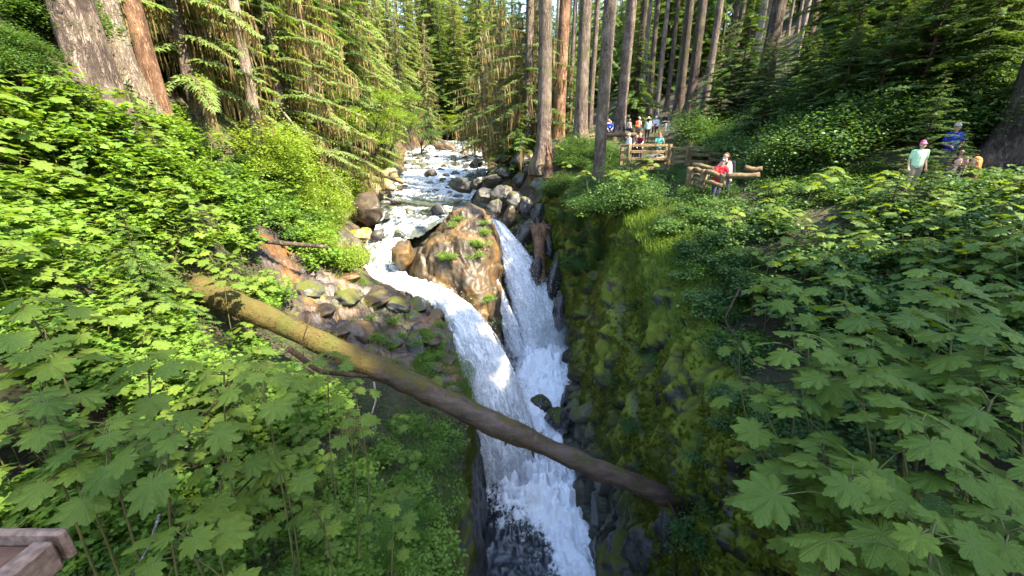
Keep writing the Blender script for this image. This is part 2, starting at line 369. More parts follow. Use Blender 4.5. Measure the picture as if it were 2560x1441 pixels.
def rock_mat(name, dark, light, stain=None, mossc=(.10,.13,.012), moss=0.0, wet=.35, scale=1.0, useattr=False, soil=None, mossup=.35):
    t = NT(name); co = t.pos()
    a = t.noise(co, 1.1 * scale, 8, .65); b = t.noise(co, 5 * scale, 6, .7); c = t.noise(co, .45 * scale, 3)
    st = t.noise(co, 2.0 * scale, 5, .6, sc=(1, 1, .25))
    col = t.mix(t.ramp(a, [(.32, 0.), (.68, 1.)]), dark, light)
    col = t.mix(t.ramp(b, [(.35, 0.), (.65, .55)]), col, tuple(x * .4 for x in dark))
    col = t.mix(t.ramp(st, [(.58, 0.), (.75, .35)]), col, tuple(min(1, x * 1.5) for x in light))
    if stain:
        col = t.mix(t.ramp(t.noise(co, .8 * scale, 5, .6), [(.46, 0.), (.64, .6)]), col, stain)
    up = t.n('SeparateXYZ', Vector=t.n('NewGeometry').outputs['Normal']).outputs[2]
    if moss > 0:
        mf = t.math('ADD', t.noise(co, .9, 6, .65), t.math('MULTIPLY', up, mossup))
        mm = t.ramp(mf, [(.80 - moss * .5, 0.), (.90 - moss * .5, 1.)])
        mc = t.mix(t.noise(co, 9, 4), tuple(x * .55 for x in mossc), tuple(min(1, x * 1.5) for x in mossc))
        mc = t.mix(t.ramp(t.noise(co, 1.7, 3), [(.50, 0.), (.74, .6)]), mc, (.12, .08, .025))
        if useattr: mm = t.math('MULTIPLY', mm, t.attr('moss'))
        col = t.mix(mm, col, mc)
        rg = t.mix(mm, (wet,) * 3, (.95,) * 3)
    else: rg = wet
    h = t.math('ADD', t.math('ADD', t.math('MULTIPLY', a, .7), t.math('MULTIPLY', b, .5)), t.math('MULTIPLY', t.noise(co, 3.0 * scale, 6, .65, sc=(.6, 1.2, 2.2)), .9))
    if soil:
        s = t.mix(t.ramp(t.noise(co, 3, 6, .7), [(.3, 0.), (.7, 1.)]), soil, tuple(x * 1.9 for x in soil))
        s = t.mix(t.ramp(t.noise(co, .8, 4), [(.45, 0.), (.6, .8)]), s, (.05, .06, .012))
        k = t.attr('rock'); col = t.mix(k, s, col); rg = t.mix(k, (.95,) * 3, rg if not isinstance(rg, float) else (rg,) * 3)
    return t.done(t.princ(col, rg, .4, t.bump(h, .7, .06)))
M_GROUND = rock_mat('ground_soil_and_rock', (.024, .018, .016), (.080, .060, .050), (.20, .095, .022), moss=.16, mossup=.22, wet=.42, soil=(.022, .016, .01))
M_WALL = rock_mat('mossy_wall', (.026, .025, .024), (.09, .084, .078), None, (.135, .165, .014), moss=.76, wet=.3, useattr=True, mossup=.25)
M_WETROCK = rock_mat('wet_dark_rock', (.02, .02, .021), (.10, .095, .09), None, (.055, .065, .010), moss=.16, wet=.26)
M_GREY = rock_mat('grey_rock', (.030, .028, .026), (.092, .085, .077), None, (.06, .065, .012), moss=.07, wet=.5)
M_BROWN = rock_mat('brown_island_rock', (.026, .021, .015), (.095, .068, .040), (.16, .085, .020), mossc=(.060, .066, .010), moss=.20, mossup=.10, wet=.48)
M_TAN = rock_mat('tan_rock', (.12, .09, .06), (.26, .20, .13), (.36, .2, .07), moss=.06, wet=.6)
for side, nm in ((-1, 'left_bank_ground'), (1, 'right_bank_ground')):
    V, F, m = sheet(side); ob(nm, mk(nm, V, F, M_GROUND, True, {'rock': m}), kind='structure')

# ------------------------------------------------------------------ canyon walls
def botL(y): return interp(y, [(-6,-1),(6,-1),(10,-1.1),(13,-1.2),(15,-1.4),(17,-1.2),(24,-1.2),(26,-.2),(26.6,.3)])
def botR(y): return interp(y, [(-6,3.0),(5,3.1),(9,3.1),(10.5,2.9),(13.2,2.5),(14.5,2.15),(17,2.3),(19,2.9),(21,3.0),(24,2.5),(25.5,1.9),(26.6,.3)])
def botZ(y): return interp(y, [(-6,-15.5),(14,-15),(18,-14),(24,-12.8),(27,-12.5)])
def wall(side):
    ny, nv = 330, 150
    ys = axis((-6, 3, 40, 1), (3, 26.9, ny - 41, 1)); vs = np.linspace(0, 1, nv)
    Y, Vv = np.meshgrid(ys, vs, indexing='ij')
    rim, bot = (rimL(Y), botL(Y)) if side < 0 else (rimR(Y), botR(Y))
    zt = ground(rim + side * .01, Y) + 0.02
    if side < 0:
        e = Vv ** .8
        X = rim + (bot - rim) * smooth(0, 1, Vv * 1.2)
    else:
        X = rim + (bot - rim) * (Vv ** .75) + .35 * np.sin(np.pi * np.clip(Vv * 1.15, 0, 1)) * smooth(3, 8, Y) * smooth(26, 20, Y) * -.4
    Z = zt + (botZ(Y) - zt) * Vv
    V = np.c_[X.ravel(), Y.ravel(), Z.ravel()]; F = grid_faces(len(ys), nv)
    if side > 0: F = F[:, ::-1]
    N = vnormals(V, F)
    if N[:, 0].mean() * side > 0: F = F[:, ::-1]; N = -N
    v = Vv.ravel(); fade = smooth(0, .05, v)
    if side > 0:
        low = smooth(-8.6, -10.4, V[:, 2] + fbm(V * .3, 2, 8)) * smooth(9, 11, V[:, 1])     # columnar blocks low down
        d1, d2, cid = worley(V * (1.5, 1.5, .85) + .3 * np.c_[fbm(V, 2, 1), fbm(V, 2, 2), fbm(V, 2, 3)], 21)
        blk = (cid - .45) * .75 + smooth(0, .13, d2 - d1) * .25 - .2
        q = V * (.75, .75, .35)
        bul = fbm(q, 4, 31) * .60 + fbm(V * (2.2, 2.2, .8), 4, 33, .55, True) * .32 + fbm(V * (6, 6, 3), 4, 35) * .13
        e1, e2, ec = worley((V + .5 * np.c_[fbm(V * .6, 2, 5), fbm(V * .6, 2, 6), fbm(V * .6, 2, 7)]) * (.55, .55, .32), 44)
        bul = bul + (ec - .5) * .55 - .35 * smooth(.07, 0, e2 - e1)
        d = blk * low + bul * (1 - low) * (1 - .35 * low)
        mo = 1 - .75 * low
        mo = mo * smooth(-12.5, -7.5, V[:, 2] + fbm(V * .5, 3, 4) * 3.0) * (1 - .8 * smooth(.08, 0, e2 - e1)) + .08
    else:
        q = V * (1.1, 1.1, .4)
        d = fbm(q, 4, 41) * .45 + fbm(V * (3.2, 3.2, .8), 4, 43, .55, True) * .14
        d = d * np.where(V[:, 1] > 14, .5, 1)
        mo = .55 * smooth(-10, -7.8, V[:, 2] + fbm(V * .6, 3, 6) * 2)
    V = V + N * (d * fade)[:, None]
    return V, F, mo, N
WALLS = {}
for side, nm in ((-1, 'left_canyon_wall'), (1, 'right_canyon_wall')):
    V, F, mo, N = wall(side); WALLS[side] = (V, F, mo, N)
    ob(nm, mk(nm, V, F, M_WALL, True, {'moss': mo}), kind='structure')
# canyon floor below the water
yy = np.linspace(-6, 27, 12); ob('canyon_floor', mk('canyon_floor', np.array([(x, y, -15.6 + max(0, y - 14) * .25) for y in yy for x in (-2.6, 5.5)]), grid_faces(12, 2)[:, ::-1], M_WETROCK, attrs={'moss': np.zeros(24)}), kind='structure')

# ------------------------------------------------------------------ rocks
def ico(sub):
    import bmesh
    bm = bmesh.new(); bmesh.ops.create_icosphere(bm, subdivisions=sub, radius=1)
    V = np.array([v.co for v in bm.verts]); F = np.array([[v.index for v in f.verts] for f in bm.faces]); bm.free(); return V, F
ICO = {k: ico(k) for k in (2, 3, 4)}
def rock_np(seed, sub=4, cuts=7, rough=.16):
    V, F = ICO[sub]; V = V.copy(); r = np.random.default_rng(seed)
    for k in range(cuts):
        n = r.normal(size=3); n /= np.linalg.norm(n); d = r.uniform(.5, .85); h = V @ n - d
        V = V - np.where(h > 0, h * .9, 0)[:, None] * n
    N = V / np.linalg.norm(V, axis=1)[:, None]
    return V + N * (fbm(V * 1.6 + seed, 4, seed) * rough * 1.6 + fbm(V * 4.5 + seed, 4, seed + 3, .6, True) * rough * .5)[:, None], F
ROCK_MATS = {'grey': M_GREY, 'wet': M_WETROCK, 'tan': M_TAN, 'brown': M_BROWN}
ROCKS = {(k, m): mk('boulder', *rock_np(60 + k, 3), ROCK_MATS[m]) for k in range(5) for m in ROCK_MATS}
BIGROCK = {(k, m): mk('rock_mass', *rock_np(80 + k, 4, 9, .2), ROCK_MATS[m]) for k in range(3) for m in ROCK_MATS}
def boulder(P, s, mat, label, group=None, name='boulder', big=False, rz=None, cat='boulder', tilt=.3):
    me = (BIGROCK if big else ROCKS)[(int(R.integers(3 if big else 5)), mat)]
    o = ob(name, me, loc=P, label=label, cat=cat, group=group); o.scale = s if hasattr(s, '__len__') else (s * R.uniform(.9, 1.3), s * R.uniform(.8, 1.1), s * R.uniform(.55, .85))
    o.rotation_euler = (R.uniform(-tilt, tilt), R.uniform(-tilt, tilt), R.uniform(0, 6.28) if rz is None else rz); return o

# island between the two falls: a steep dome with its own footprint
def dome(foot, tops, zb, p=5, nr=46, nt=170, seed=1, amp=.3, fold=None):
    foot = np.array(foot, float); c = foot.mean(0); a = np.arctan2(foot[:, 1] - c[1], foot[:, 0] - c[0]); rr = np.hypot(*(foot - c).T)
    o = np.argsort(a); a, rr = a[o], rr[o]; th = np.linspace(-np.pi, np.pi, nt, endpoint=False)
    rad_ = np.interp(th, np.r_[a - 2*np.pi, a, a + 2*np.pi], np.r_[rr, rr, rr])
    rad_ = np.convolve(np.r_[rad_[-4:], rad_, rad_[:4]], np.ones(9) / 9, 'valid')
    rho = np.linspace(0, 1, nr) ** .6; fit = tps_fit(np.array(tops, float))
    RHO, TH = np.meshgrid(rho, th, indexing='ij'); RA = np.broadcast_to(rad_, RHO.shape)
    X = c[0] + RHO * RA * np.cos(TH); Y = c[1] + RHO * RA * np.sin(TH)
    Z = tps_eval(fit, X, Y); prof = (1 - RHO ** p) ** (1 / p)
    Z = zb + (Z - zb) * prof
    V = np.c_[X.ravel(), Y.ravel(), Z.ravel()]
    i = np.arange(nr - 1)[:, None] * nt; j = np.arange(nt)[None]; k = (j + 1) % nt
    F = np.stack([i + j, i + nt + j, i + nt + k, i + k], -1).reshape(-1, 4)
    N = vnormals(V, F)
    if N[:nt * 8, 2].mean() < 0: F = F[:, ::-1]; N = -N
    q = V * (1, 1, .8)
    w1 = np.c_[fbm(q * .6, 3, seed), fbm(q * .6, 3, seed + 1), fbm(q * .6, 3, seed + 2)]
    d = fbm(q * .5, 4, seed + 3) * 1.6 + fbm((q + w1 * .4) * (1.6, 1.6, .55), 4, seed + 4) * .55 + fbm((q + w1 * .3) * (4, 4, 1.6), 4, seed + 6, .6, True) * .16 + fbm(V * 9, 3, seed + 9) * .07
    c = q[:, 2] * .7 + q[:, 0] * .5 + q[:, 1] * .25 + w1[:, 0] * 1.2; saw = c - np.floor(c); d = d + (np.where(saw < .93, saw / .93, (1 - saw) / .07) - .5) * .55
    return V + N * (d * amp)[:, None], F, N
# ------------------------------------------------------------------ rock island, big rocks
ISL_FOOT = [(-.95,25.6),(-.75,23.5),(-.7,21.5),(-.75,19.6),(-.8,17.7),(-1.3,16.9),(-1.9,17.2),(-3.0,18.4),(-4.4,19.2),(-5.8,20.4),(-6.3,21.6),(-5.6,22.8),(-5.2,24.2),(-4.8,25.6),(-3.4,26.6),(-2,26.6)]
ISL_TOP = [(-2.5,24,-2.2),(-3.9,25,-3.2),(-1.4,24.6,-2.9),(-3.4,22.3,-3.5),(-3.7,20.6,-3.75),(-4.9,20.1,-4.5),(-5.6,21.4,-4.7),(-2.6,18.9,-5.3),(-1.7,18,-6.1),(-1.1,20.5,-4.7),(-.8,22.3,-3.9),(-.9,17.4,-6.9),(-3,18.6,-5.6),(-2.6,26.3,-3.6),(-2.2,20.6,-4.0),(-2.1,22.2,-3.6)]
V, F, _ = dome(ISL_FOOT, ISL_TOP, -14.5, 5, 90, 320, 5, .36)
island = thing('rock_island', 'tall brown rock splitting the stream between the two waterfalls', 'rock', (-2.8, 21, -14.5))
ob('rock', mk('rock_island', V - np.array([-2.8, 21, -14.5]), F, M_BROWN, True), island)
ISLAND_V, ISLAND_F = V, F

# ------------------------------------------------------------------ water materials
def water_mat(name, deep, white=(.50, .53, .56), sc=(1, 1, 1), fine=3.0, rough=.08):
    t = NT(name); co = t.pos(); f = t.attr('foam')
    a = t.noise(co, fine, 7, .68, sc=sc); b = t.noise(co, fine * 3.1, 5, .65, sc=sc)
    d = t.n('VectorMath', {'operation': 'ADD'}, _0=co, _1=t.n('VectorMath', {'operation': 'SCALE'}, _0=t.n('TexNoise', Vector=co, Scale=1.6, Detail=3.0).outputs['Color'], Scale=.6).outputs[0]).outputs[0]
    v = t.n('TexVoronoi', {'feature': 'DISTANCE_TO_EDGE'}, Vector=d, Scale=fine * 1.1).outputs[0]
    web = t.ramp(v, [(0.0, 1.0), (.12, 0.0)])
    s = t.math('ADD', f, t.math('ADD', t.math('MULTIPLY', t.math('SUBTRACT', a, .5), 1.7), t.math('MULTIPLY', t.math('SUBTRACT', b, .5), .9)))
    s = t.math('ADD', s, t.math('MULTIPLY', web, t.math('MULTIPLY', f, .35)))
    k = t.ramp(s, [(.38, 0.), (.62, .75), (.95, 1.)])
    h = t.math('ADD', a, t.math('MULTIPLY', b, .5))
    wet = t.princ(deep, rough, .5, t.bump(h, .35, .08))
    foam = t.princ(white, .7, .2, t.bump(h, .6, .10))
    return t.done(t.n('MixShader', _0=k, _1=wet, _2=foam).outputs[0])
M_RIVER = water_mat('river_water', (.055, .062, .045), sc=(1, .6, 1), fine=2.6)
M_POOL = water_mat('pool_water', (.030, .036, .042), white=(.84, .87, .90), fine=2.2)
def fall_mat(name, seed, dens):
    t = NT(name); uv = t.n('UVMap').outputs[0]
    off = t.n('VectorMath', {'operation': 'ADD'}, _0=uv, _1=(seed * 3.7, seed * 9.1, 0)).outputs[0]
    a = t.noise(off, 1.0, 8, .72, sc=(5.5, 1.0, 1)); b = t.noise(off, 1.0, 6, .7, sc=(17, 5.5, 1)); c = t.noise(off, 1.0, 3, .6, sc=(2.0, .5, 1))
    e = t.attr('edge')                              # 0 at the ribbon's edge, 1 inside
    s = t.math('ADD', t.math('ADD', t.math('MULTIPLY', t.math('SUBTRACT', a, .5), 1.9), t.math('MULTIPLY', t.math('SUBTRACT', b, .5), 1.5)), t.math('ADD', e, t.math('MULTIPLY', t.math('SUBTRACT', c, .5), 1.4)))
    k = t.ramp(s, [(.5 - dens, 0.), (1.02 - dens, 1.)])
    col = t.mix(t.ramp(t.math('ADD', t.math('MULTIPLY', a, .6), t.math('MULTIPLY', b, .5)), [(.36, 0.), (.56, 1.)]), (.26, .28, .31), (.84, .87, .90))
    p = t.princ(col, .75, .15, t.bump(t.math('ADD', a, b), .7, .15))
    tl = t.n('BsdfTranslucent', Color=col).outputs[0]
    p = t.n('MixShader', _0=.25, _1=p, _2=tl).outputs[0]
    return t.done(t.n('MixShader', _0=k, _1=t.n('BsdfTransparent').outputs[0], _2=p).outputs[0])

def fall(name, P, W, cross, label_kind, seed, layers=3, nu=70, nv=230, bulge=.55):
    P, Wd = resample(np.array(P), nv, np.array(W)); s = np.r_[0, np.cumsum(np.linalg.norm(np.diff(P, axis=0), axis=1))]
    cr = np.array(cross, float); cr /= np.linalg.norm(cr); T = np.gradient(P, axis=0); T /= np.linalg.norm(T, axis=1)[:, None]
    front = np.cross(cr, T); front *= np.sign((front @ np.array([0, -1, .6])))[:, None]; front /= np.linalg.norm(front, axis=1)[:, None]
    root = None
    for l in range(layers):
        k = 1 + .10 * l; phi = np.linspace(0, np.pi, nu)
        C = -np.cos(phi); Sn = np.sin(phi) ** .8
        V = P[:, None] + (Wd[:, None] * k * C[None])[..., None] * cr + ((Wd[:, None] * bulge + .05) * (1 + .18 * l) * Sn[None])[..., None] * front[:, None]
        U = np.broadcast_to((Wd[:, None] * C[None]), V.shape[:2]); Vv = np.broadcast_to(s[:, None], U.shape)
        q = np.c_[U.ravel() * 3.2, Vv.ravel() * .7, np.full(U.size, seed + l * 5.)]
        q2 = np.c_[U.ravel() * 9, Vv.ravel() * 2.5, np.full(U.size, seed + l * 5.)]
        d = (fbm(q, 4, seed + l) * .26 + fbm(q2, 3, seed + 7 + l) * .10) * np.clip(Vv.ravel() / 2.0, .15, 1)
        Vf = V.reshape(-1, 3) + np.repeat(front, nu, 0) * d[:, None] + cr * (fbm(q * .8, 3, seed + 30 + l) * .14)[:, None]
        edge = np.broadcast_to(np.sin(phi)[None] ** .5 * .95, U.shape).ravel() - (.25 * l)
        edge = edge - .55 * smooth(s[-1] * .8, s[-1] * 1.02, Vv.ravel())
        me = mk(name, Vf, grid_faces(nv, nu), fall_mat(name + '_water', seed + l, (.62, .2, .02)[l]), True, {'edge': edge}, np.c_[U.ravel(), Vv.ravel()])
        if root is None: root = ob(name, me, kind='structure')
        else: ob('water_veil', me, root)
    return P, Wd, front
NF = fall('waterfall', [at(1112,748,18.3), at(1144,780,17.65), at(1178,842,17.3), at(1208,920,17.0), at(1234,1000,16.8), at(1256,1080,16.8), at(1272,1150,17.0), at(1284,1225,17.2)],
          [.55, .68, .95, 1.15, 1.32, 1.4, 1.42, 1.45], (.85, .45, .1), 'near', 3)
FFALL = fall('waterfall', [at(1222,556,26.2), at(1243,566,25.3), at(1275,618,24.9), at(1312,700,24.4), at(1344,790,24.0), at(1368,870,23.7), at(1380,930,23.6)],
          [.3, .42, .75, 1.25, 1.6, 1.75, 1.8], (.9, .25, .0), 'far', 11)
SFALL = fall('waterfall', [at(1214,655,23.0), at(1226,680,22.8), at(1250,745,22.6), at(1275,820,22.5), at(1300,890,22.4)],
          [.12, .22, .36, .45, .5], (.9, .25, .0), 'side', 17, layers=2, nu=30, nv=120)

# river upstream of the falls
ys = axis((27.6, 60, 330, 1), (60, 150, 140, 1.2)); us = np.linspace(-1, 1, 90)
Y, U = np.meshgrid(ys, us, indexing='ij'); X = creek_c(Y) + U * creek_w(Y) * 1.12
slope = np.gradient(creek_z(ys), ys)[:, None] * np.ones_like(U)
q = np.c_[X.ravel(), Y.ravel() * .55, np.zeros(X.size)]
n1 = fbm(q * 1.1, 4, 51); n2 = fbm(q * 3.2, 4, 52, .6, True)
step = fbm(np.c_[X.ravel() * .25, Y.ravel() * .5, np.zeros(X.size)], 3, 54)
Z = creek_z(Y).ravel() + (n1 * .16 + n2 * .09) * (.35 + 4.0 * slope.ravel().clip(0, .3)) + step * .12
foam = .16 + slope.ravel() * 1.9 + n2 * .30 + step * .40 - .12 * smooth(31, 33, Y.ravel()) * smooth(39, 37, Y.ravel()) * 2.2
river = ob('river', mk('river', np.c_[X.ravel(), Y.ravel(), Z], grid_faces(len(ys), 90)[:, ::-1], M_RIVER, True, {'foam': foam}), kind='structure')
def stream(P, W, n, foamv, nu=36, seed=0):
    P, Wd = resample(np.array(P), n, np.array(W)); T = np.gradient(P, axis=0); C = np.c_[-T[:, 1], T[:, 0], np.zeros(n)]; C /= np.linalg.norm(C, axis=1)[:, None]
    u = np.linspace(-1, 1, nu); V = P[:, None] + (Wd[:, None] * 1.12 * u)[..., None] * C[:, None]; s = np.r_[0, np.cumsum(np.linalg.norm(np.diff(P, axis=0), axis=1))]
    q = np.c_[np.tile(u, n) * 3.0, np.repeat(s, nu) * .8, np.full(n * nu, seed)]
    a = fbm(q, 4, 61); b = fbm(q * 2.7, 4, 62, .6, True)
    V = V.reshape(-1, 3); V[:, 2] += a * .30 + b * .16 - .12 * np.tile(u, n) ** 4
    return V, grid_faces(n, nu), foamv + a * .55 + b * .40 - .25 * np.tile(np.abs(u), n) ** 6
fo = np.interp(np.linspace(0, 1, 220), [0, .12, .25, .4, .6, .8, 1], [.22, .36, .30, .25, .50, .45, .62])
V, F, f = stream(CHAN, CHAN_W, 220, np.repeat(fo, 36))
ob('river', mk('river', V, F, M_RIVER, True, {'foam': f}), kind='structure')
V, F, f = stream([(-6.4,30,-3.8),(-4,28.4,-4.05),(-2,26.9,-4.1),tuple(at(1222,556,26.2)),tuple(at(1240,563,25.4))], [1.2,1.0,.8,.5,.35], 80, .6)
ob('river', mk('river', V, F, M_RIVER, True, {'foam': f}), kind='structure')
# canyon pool and the rapid that leads into it
ys = axis((-6, 9, 80, 1), (9, 25.2, 330, 1)); us = np.linspace(0, 1, 130); Y, U = np.meshgrid(ys, us, indexing='ij')
X = -2.0 + U * 6.6; x, y = X.ravel(), Y.ravel()
z = interp(y, [(-6,-13.9),(10,-13.6),(14.3,-13.4),(15.4,-12.9),(16.6,-11.9),(18,-11.6),(22,-11.3),(25.2,-11.0)])
imp = np.maximum(smooth(3.2, .5, np.hypot(x - .7, (y - 13.6) * .9)), smooth(3.4, .8, np.hypot((x - 2.0), (y - 21.8) * .8)))
tongue = smooth(1.5, .3, np.abs(x - interp(y, [(4,2.8),(9,2.6),(11,2.2),(13,1.6)]))) * smooth(4, 9.5, y)
q = np.c_[x, y, np.zeros_like(x)]; n1 = fbm(q * .9, 4, 71); n2 = fbm(q * 2.4, 4, 72, .6, True)
foam = .12 + imp * 1.0 + tongue * .62 + n1 * .35 + n2 * .16 + .35 * smooth(15, 16.5, y) * smooth(22, 17, y)
foam = np.where(y < 13, foam - .25 * smooth(1.0, .0, x), foam)
z = z + n1 * .25 + n2 * .16 * (.4 + foam.clip(0, 1)) + imp * (.7 + .8 * n2 + .5 * n1)
ob('plunge_pool', mk('plunge_pool', np.c_[x, y, z], grid_faces(len(ys), 130)[:, ::-1], M_POOL, True, {'foam': foam}), kind='structure')
# airborne drops
def spray(P, W, front, n, spread, seed):
    r = np.random.default_rng(seed); i = (r.random(n) ** .7 * (len(P) - 1)).astype(int); k = i / len(P)
    c = P[i] + front[i] * (r.normal(size=n) * .25 + W[i] * .55)[:, None] + r.normal(size=(n, 3)) * (W[i] * (.45 + .5 * k) * spread)[:, None]
    sz = r.uniform(.004, .013, n)[:, None, None]
    o = np.array([(1,0,0),(-1,0,0),(0,1,0),(0,-1,0),(0,0,1.8),(0,0,-1.8)])
    V = (c[:, None] + o[None] * sz).reshape(-1, 3)
    f = np.array([(0,2,4),(2,1,4),(1,3,4),(3,0,4),(2,0,5),(1,2,5),(3,1,5),(0,3,5)])
    return V, (np.arange(n)[:, None, None] * 6 + f).reshape(-1, 3)
M_SPRAY = flat_mat('spray_drops', (.9, .93, .96), .6, .2, .02)
m = MB(); [m.add(*spray(*a)) for a in ((NF[0], NF[1], NF[2], 5200, .75, 1), (FFALL[0], FFALL[1], FFALL[2], 4200, .7, 2), (SFALL[0], SFALL[1], SFALL[2], 900, .8, 3))]
ob('spray', m.mesh('spray', M_SPRAY), kind='stuff')

# ------------------------------------------------------------------ boulders and rock masses
for (px, py, t, s, mat, lab) in (
    (1152,466,31.5,(1.25,.9,.62),'grey','large olive grey slab boulder at the right edge of the pool'),
    (1118,372,76,(2.6,2.0,1.6),'brown','big brown boulder in mid stream far up the creek'),
    (1082,438,45,(1.3,.9,.7),'brown','tan topped boulder in the rapids above the pool'),
    (1100,528,28.6,(.75,.6,.5),'wet','dark wet boulder at the top of the cascade right of centre'),
    (1070,532,28.8,(.6,.55,.42),'wet','dark wet boulder in the middle of the small cascade'),
    (990,505,33,(.6,.45,.35),'wet','lone dark rock at the left of the pool'),
    (1020,536,28.8,(.55,.5,.4),'wet','dark wet boulder left in the small cascade'),
    (925,525,27,(1.5,1.2,1.3),'brown','orange mossy rock block at the left edge of the cascade'),
    (868,640,21.4,(1.3,1.1,1.3),'brown','orange rock bulge on the left bank beside the white channel'),
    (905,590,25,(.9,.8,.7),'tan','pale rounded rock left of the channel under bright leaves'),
    (945,590,24.3,(.5,.45,.35),'grey','small grey rock at the left edge of the channel'),
    (1012,640,21.4,(.75,.7,.9),'brown','rounded brown rock leaning on the left flank of the island'),
    (1000,585,24.6,(.4,.35,.3),'wet','dark rock standing in the channel beside the island'),):
    P = at(px, py, t); boulder(P, s, mat, lab, big=max(s) > .8)
k = 0
while k < 150:                                              # boulders across the upper creek
    y = 30 + 75 * R.random() ** 1.35; u = R.uniform(-1.1, 1.1); x = creek_c(y) + u * creek_w(y)
    if 31.5 < y < 37.5 and abs(u) < .75: continue
    s = R.uniform(.18, .50) * (1 + .35 * abs(u)) * (1.0 if y < 45 else 1.35)
    mat = 'wet' if R.random() < .55 else ('grey' if R.random() < .6 else 'brown')
    lab = {'wet': 'dark wet boulder breaking the rapids of the upper creek', 'grey': 'grey boulder in the rapids of the upper creek', 'brown': 'brown boulder in the rapids of the upper creek'}[mat]
    boulder((x, y, float(creek_z(y)) - s * .15), s, mat, lab, {'wet': 'dark wet creek boulders', 'grey': 'grey creek boulders', 'brown': 'brown creek boulders'}[mat]); k += 1
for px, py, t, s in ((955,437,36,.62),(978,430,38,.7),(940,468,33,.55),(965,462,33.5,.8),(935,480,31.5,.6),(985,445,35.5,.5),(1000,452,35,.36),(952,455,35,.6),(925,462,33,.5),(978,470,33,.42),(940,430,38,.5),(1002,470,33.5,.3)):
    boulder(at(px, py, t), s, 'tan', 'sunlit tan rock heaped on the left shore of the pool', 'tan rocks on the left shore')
for px, py, t, s, m_ in ((1300,405,30,(1.1,.9,.8),'grey'),(1330,430,27.5,(.75,.6,.8),'grey'),(1345,470,26,(.6,.6,.9),'grey'),(1302,455,28,(.9,.8,.7),'grey'),(1262,430,31,(1.3,1.0,.6),'grey'),(1235,455,30.5,(1.2,1.0,.6),'grey'),(1215,490,28.8,(1.3,1.1,.7),'grey'),(1255,490,27.6,(1.1,1.0,.9),'grey'),(1285,505,26.6,(.8,.9,1.0),'grey'),(1240,522,26.9,(.8,.8,.8),'grey'),(1275,545,25.9,(.6,.7,1.1),'brown'),(1318,520,25.6,(.7,.7,1.1),'wet'),(1345,545,25,(.55,.6,1.2),'wet'),(1310,590,25.4,(.7,.7,1.3),'wet'),(1295,640,25.4,(.6,.6,1.4),'wet'),(1370,610,24.4,(.5,.5,1.4),'wet'),(1190,462,31,(.8,.7,.5),'grey'),(1260,400,34,(1.1,.9,.6),'brown'),(1322,395,30,(.5,.5,.4),'tan'),(1300,385,32,(.45,.4,.35),'tan'),(1205,432,37,(.9,.8,.5),'wet'),(1190,410,43,(1.2,.9,.6),'wet'),(1340,690,23.8,(.5,.6,1.6),'wet'),(1385,700,23.6,(.5,.5,1.8),'wet'),(1400,790,23.2,(.5,.6,1.6),'wet')):
    boulder(at(px, py, t), tuple(.85 * q for q in s), m_, {'grey': 'grey cracked bedrock block right of the upper creek', 'wet': 'dark wet rock beside the upper fall', 'brown': 'brown bedrock lump beside the upper creek', 'tan': 'small pale rock at the foot of the tall trunks'}[m_],
            {'grey': 'grey bedrock blocks', 'wet': 'dark rocks round the upper fall', 'brown': 'brown bedrock lumps', 'tan': 'pale rocks by the trunks'}[m_], 'rock_block', True, cat='rock', tilt=.45)
for px, py, t, rx in ((800,770,14.4,.9),(860,740,14.9,1.0),(930,745,15.4,.9),(985,760,15.6,.8),(1040,760,15.8,.8),(1080,790,15.6,.7),(1090,850,15.0,.7),(1040,850,14.9,.8),(970,840,14.6,.9),(890,830,14.2,1.0),(820,840,13.4,.9),(1000,910,13.8,.8),(920,900,13.2,.9),(1070,920,13.6,.7),(1110,900,14.2,.6),(770,720,15,.8),(850,700,16.2,.8),(960,720,16.5,.7),(1120,960,13.0,.5)):
    P = hit(px, py, .0); boulder(P - [0, 0, rx * .10], (rx * R.uniform(.8, 1.15), rx * R.uniform(.6, .9), rx * R.uniform(.32, .5)), 'brown' if R.random() < .55 else 'wet', 'angular dark bedrock block in the outcrop beside the left waterfall', 'bedrock blocks of the outcrop', 'rock_block', True, cat='rock', tilt=.4)
for px, py, t, s, lab in ((1545,1395,11.4,(.9,.8,.9),'black wet boulder at the foot of the right wall by the pool'),(1640,1385,10.4,(.8,.8,1.0),'dark mossy boulder under the right end of the log'),
    (1700,1330,9.6,(.7,.8,1.2),'mossy rock knob below the fallen log tip'),(1395,1045,18.4,(.7,.7,.5),'dark wet rock washed by the rapid between the falls'),(1430,1045,18,(.6,.6,.55),'black rock at the base of the columns beside the rapid'),(1355,1010,19.6,(.6,.6,.5),'dark rock in the foam behind the near waterfall')):
    boulder(at(px, py, t), s, 'wet', lab, big=True)

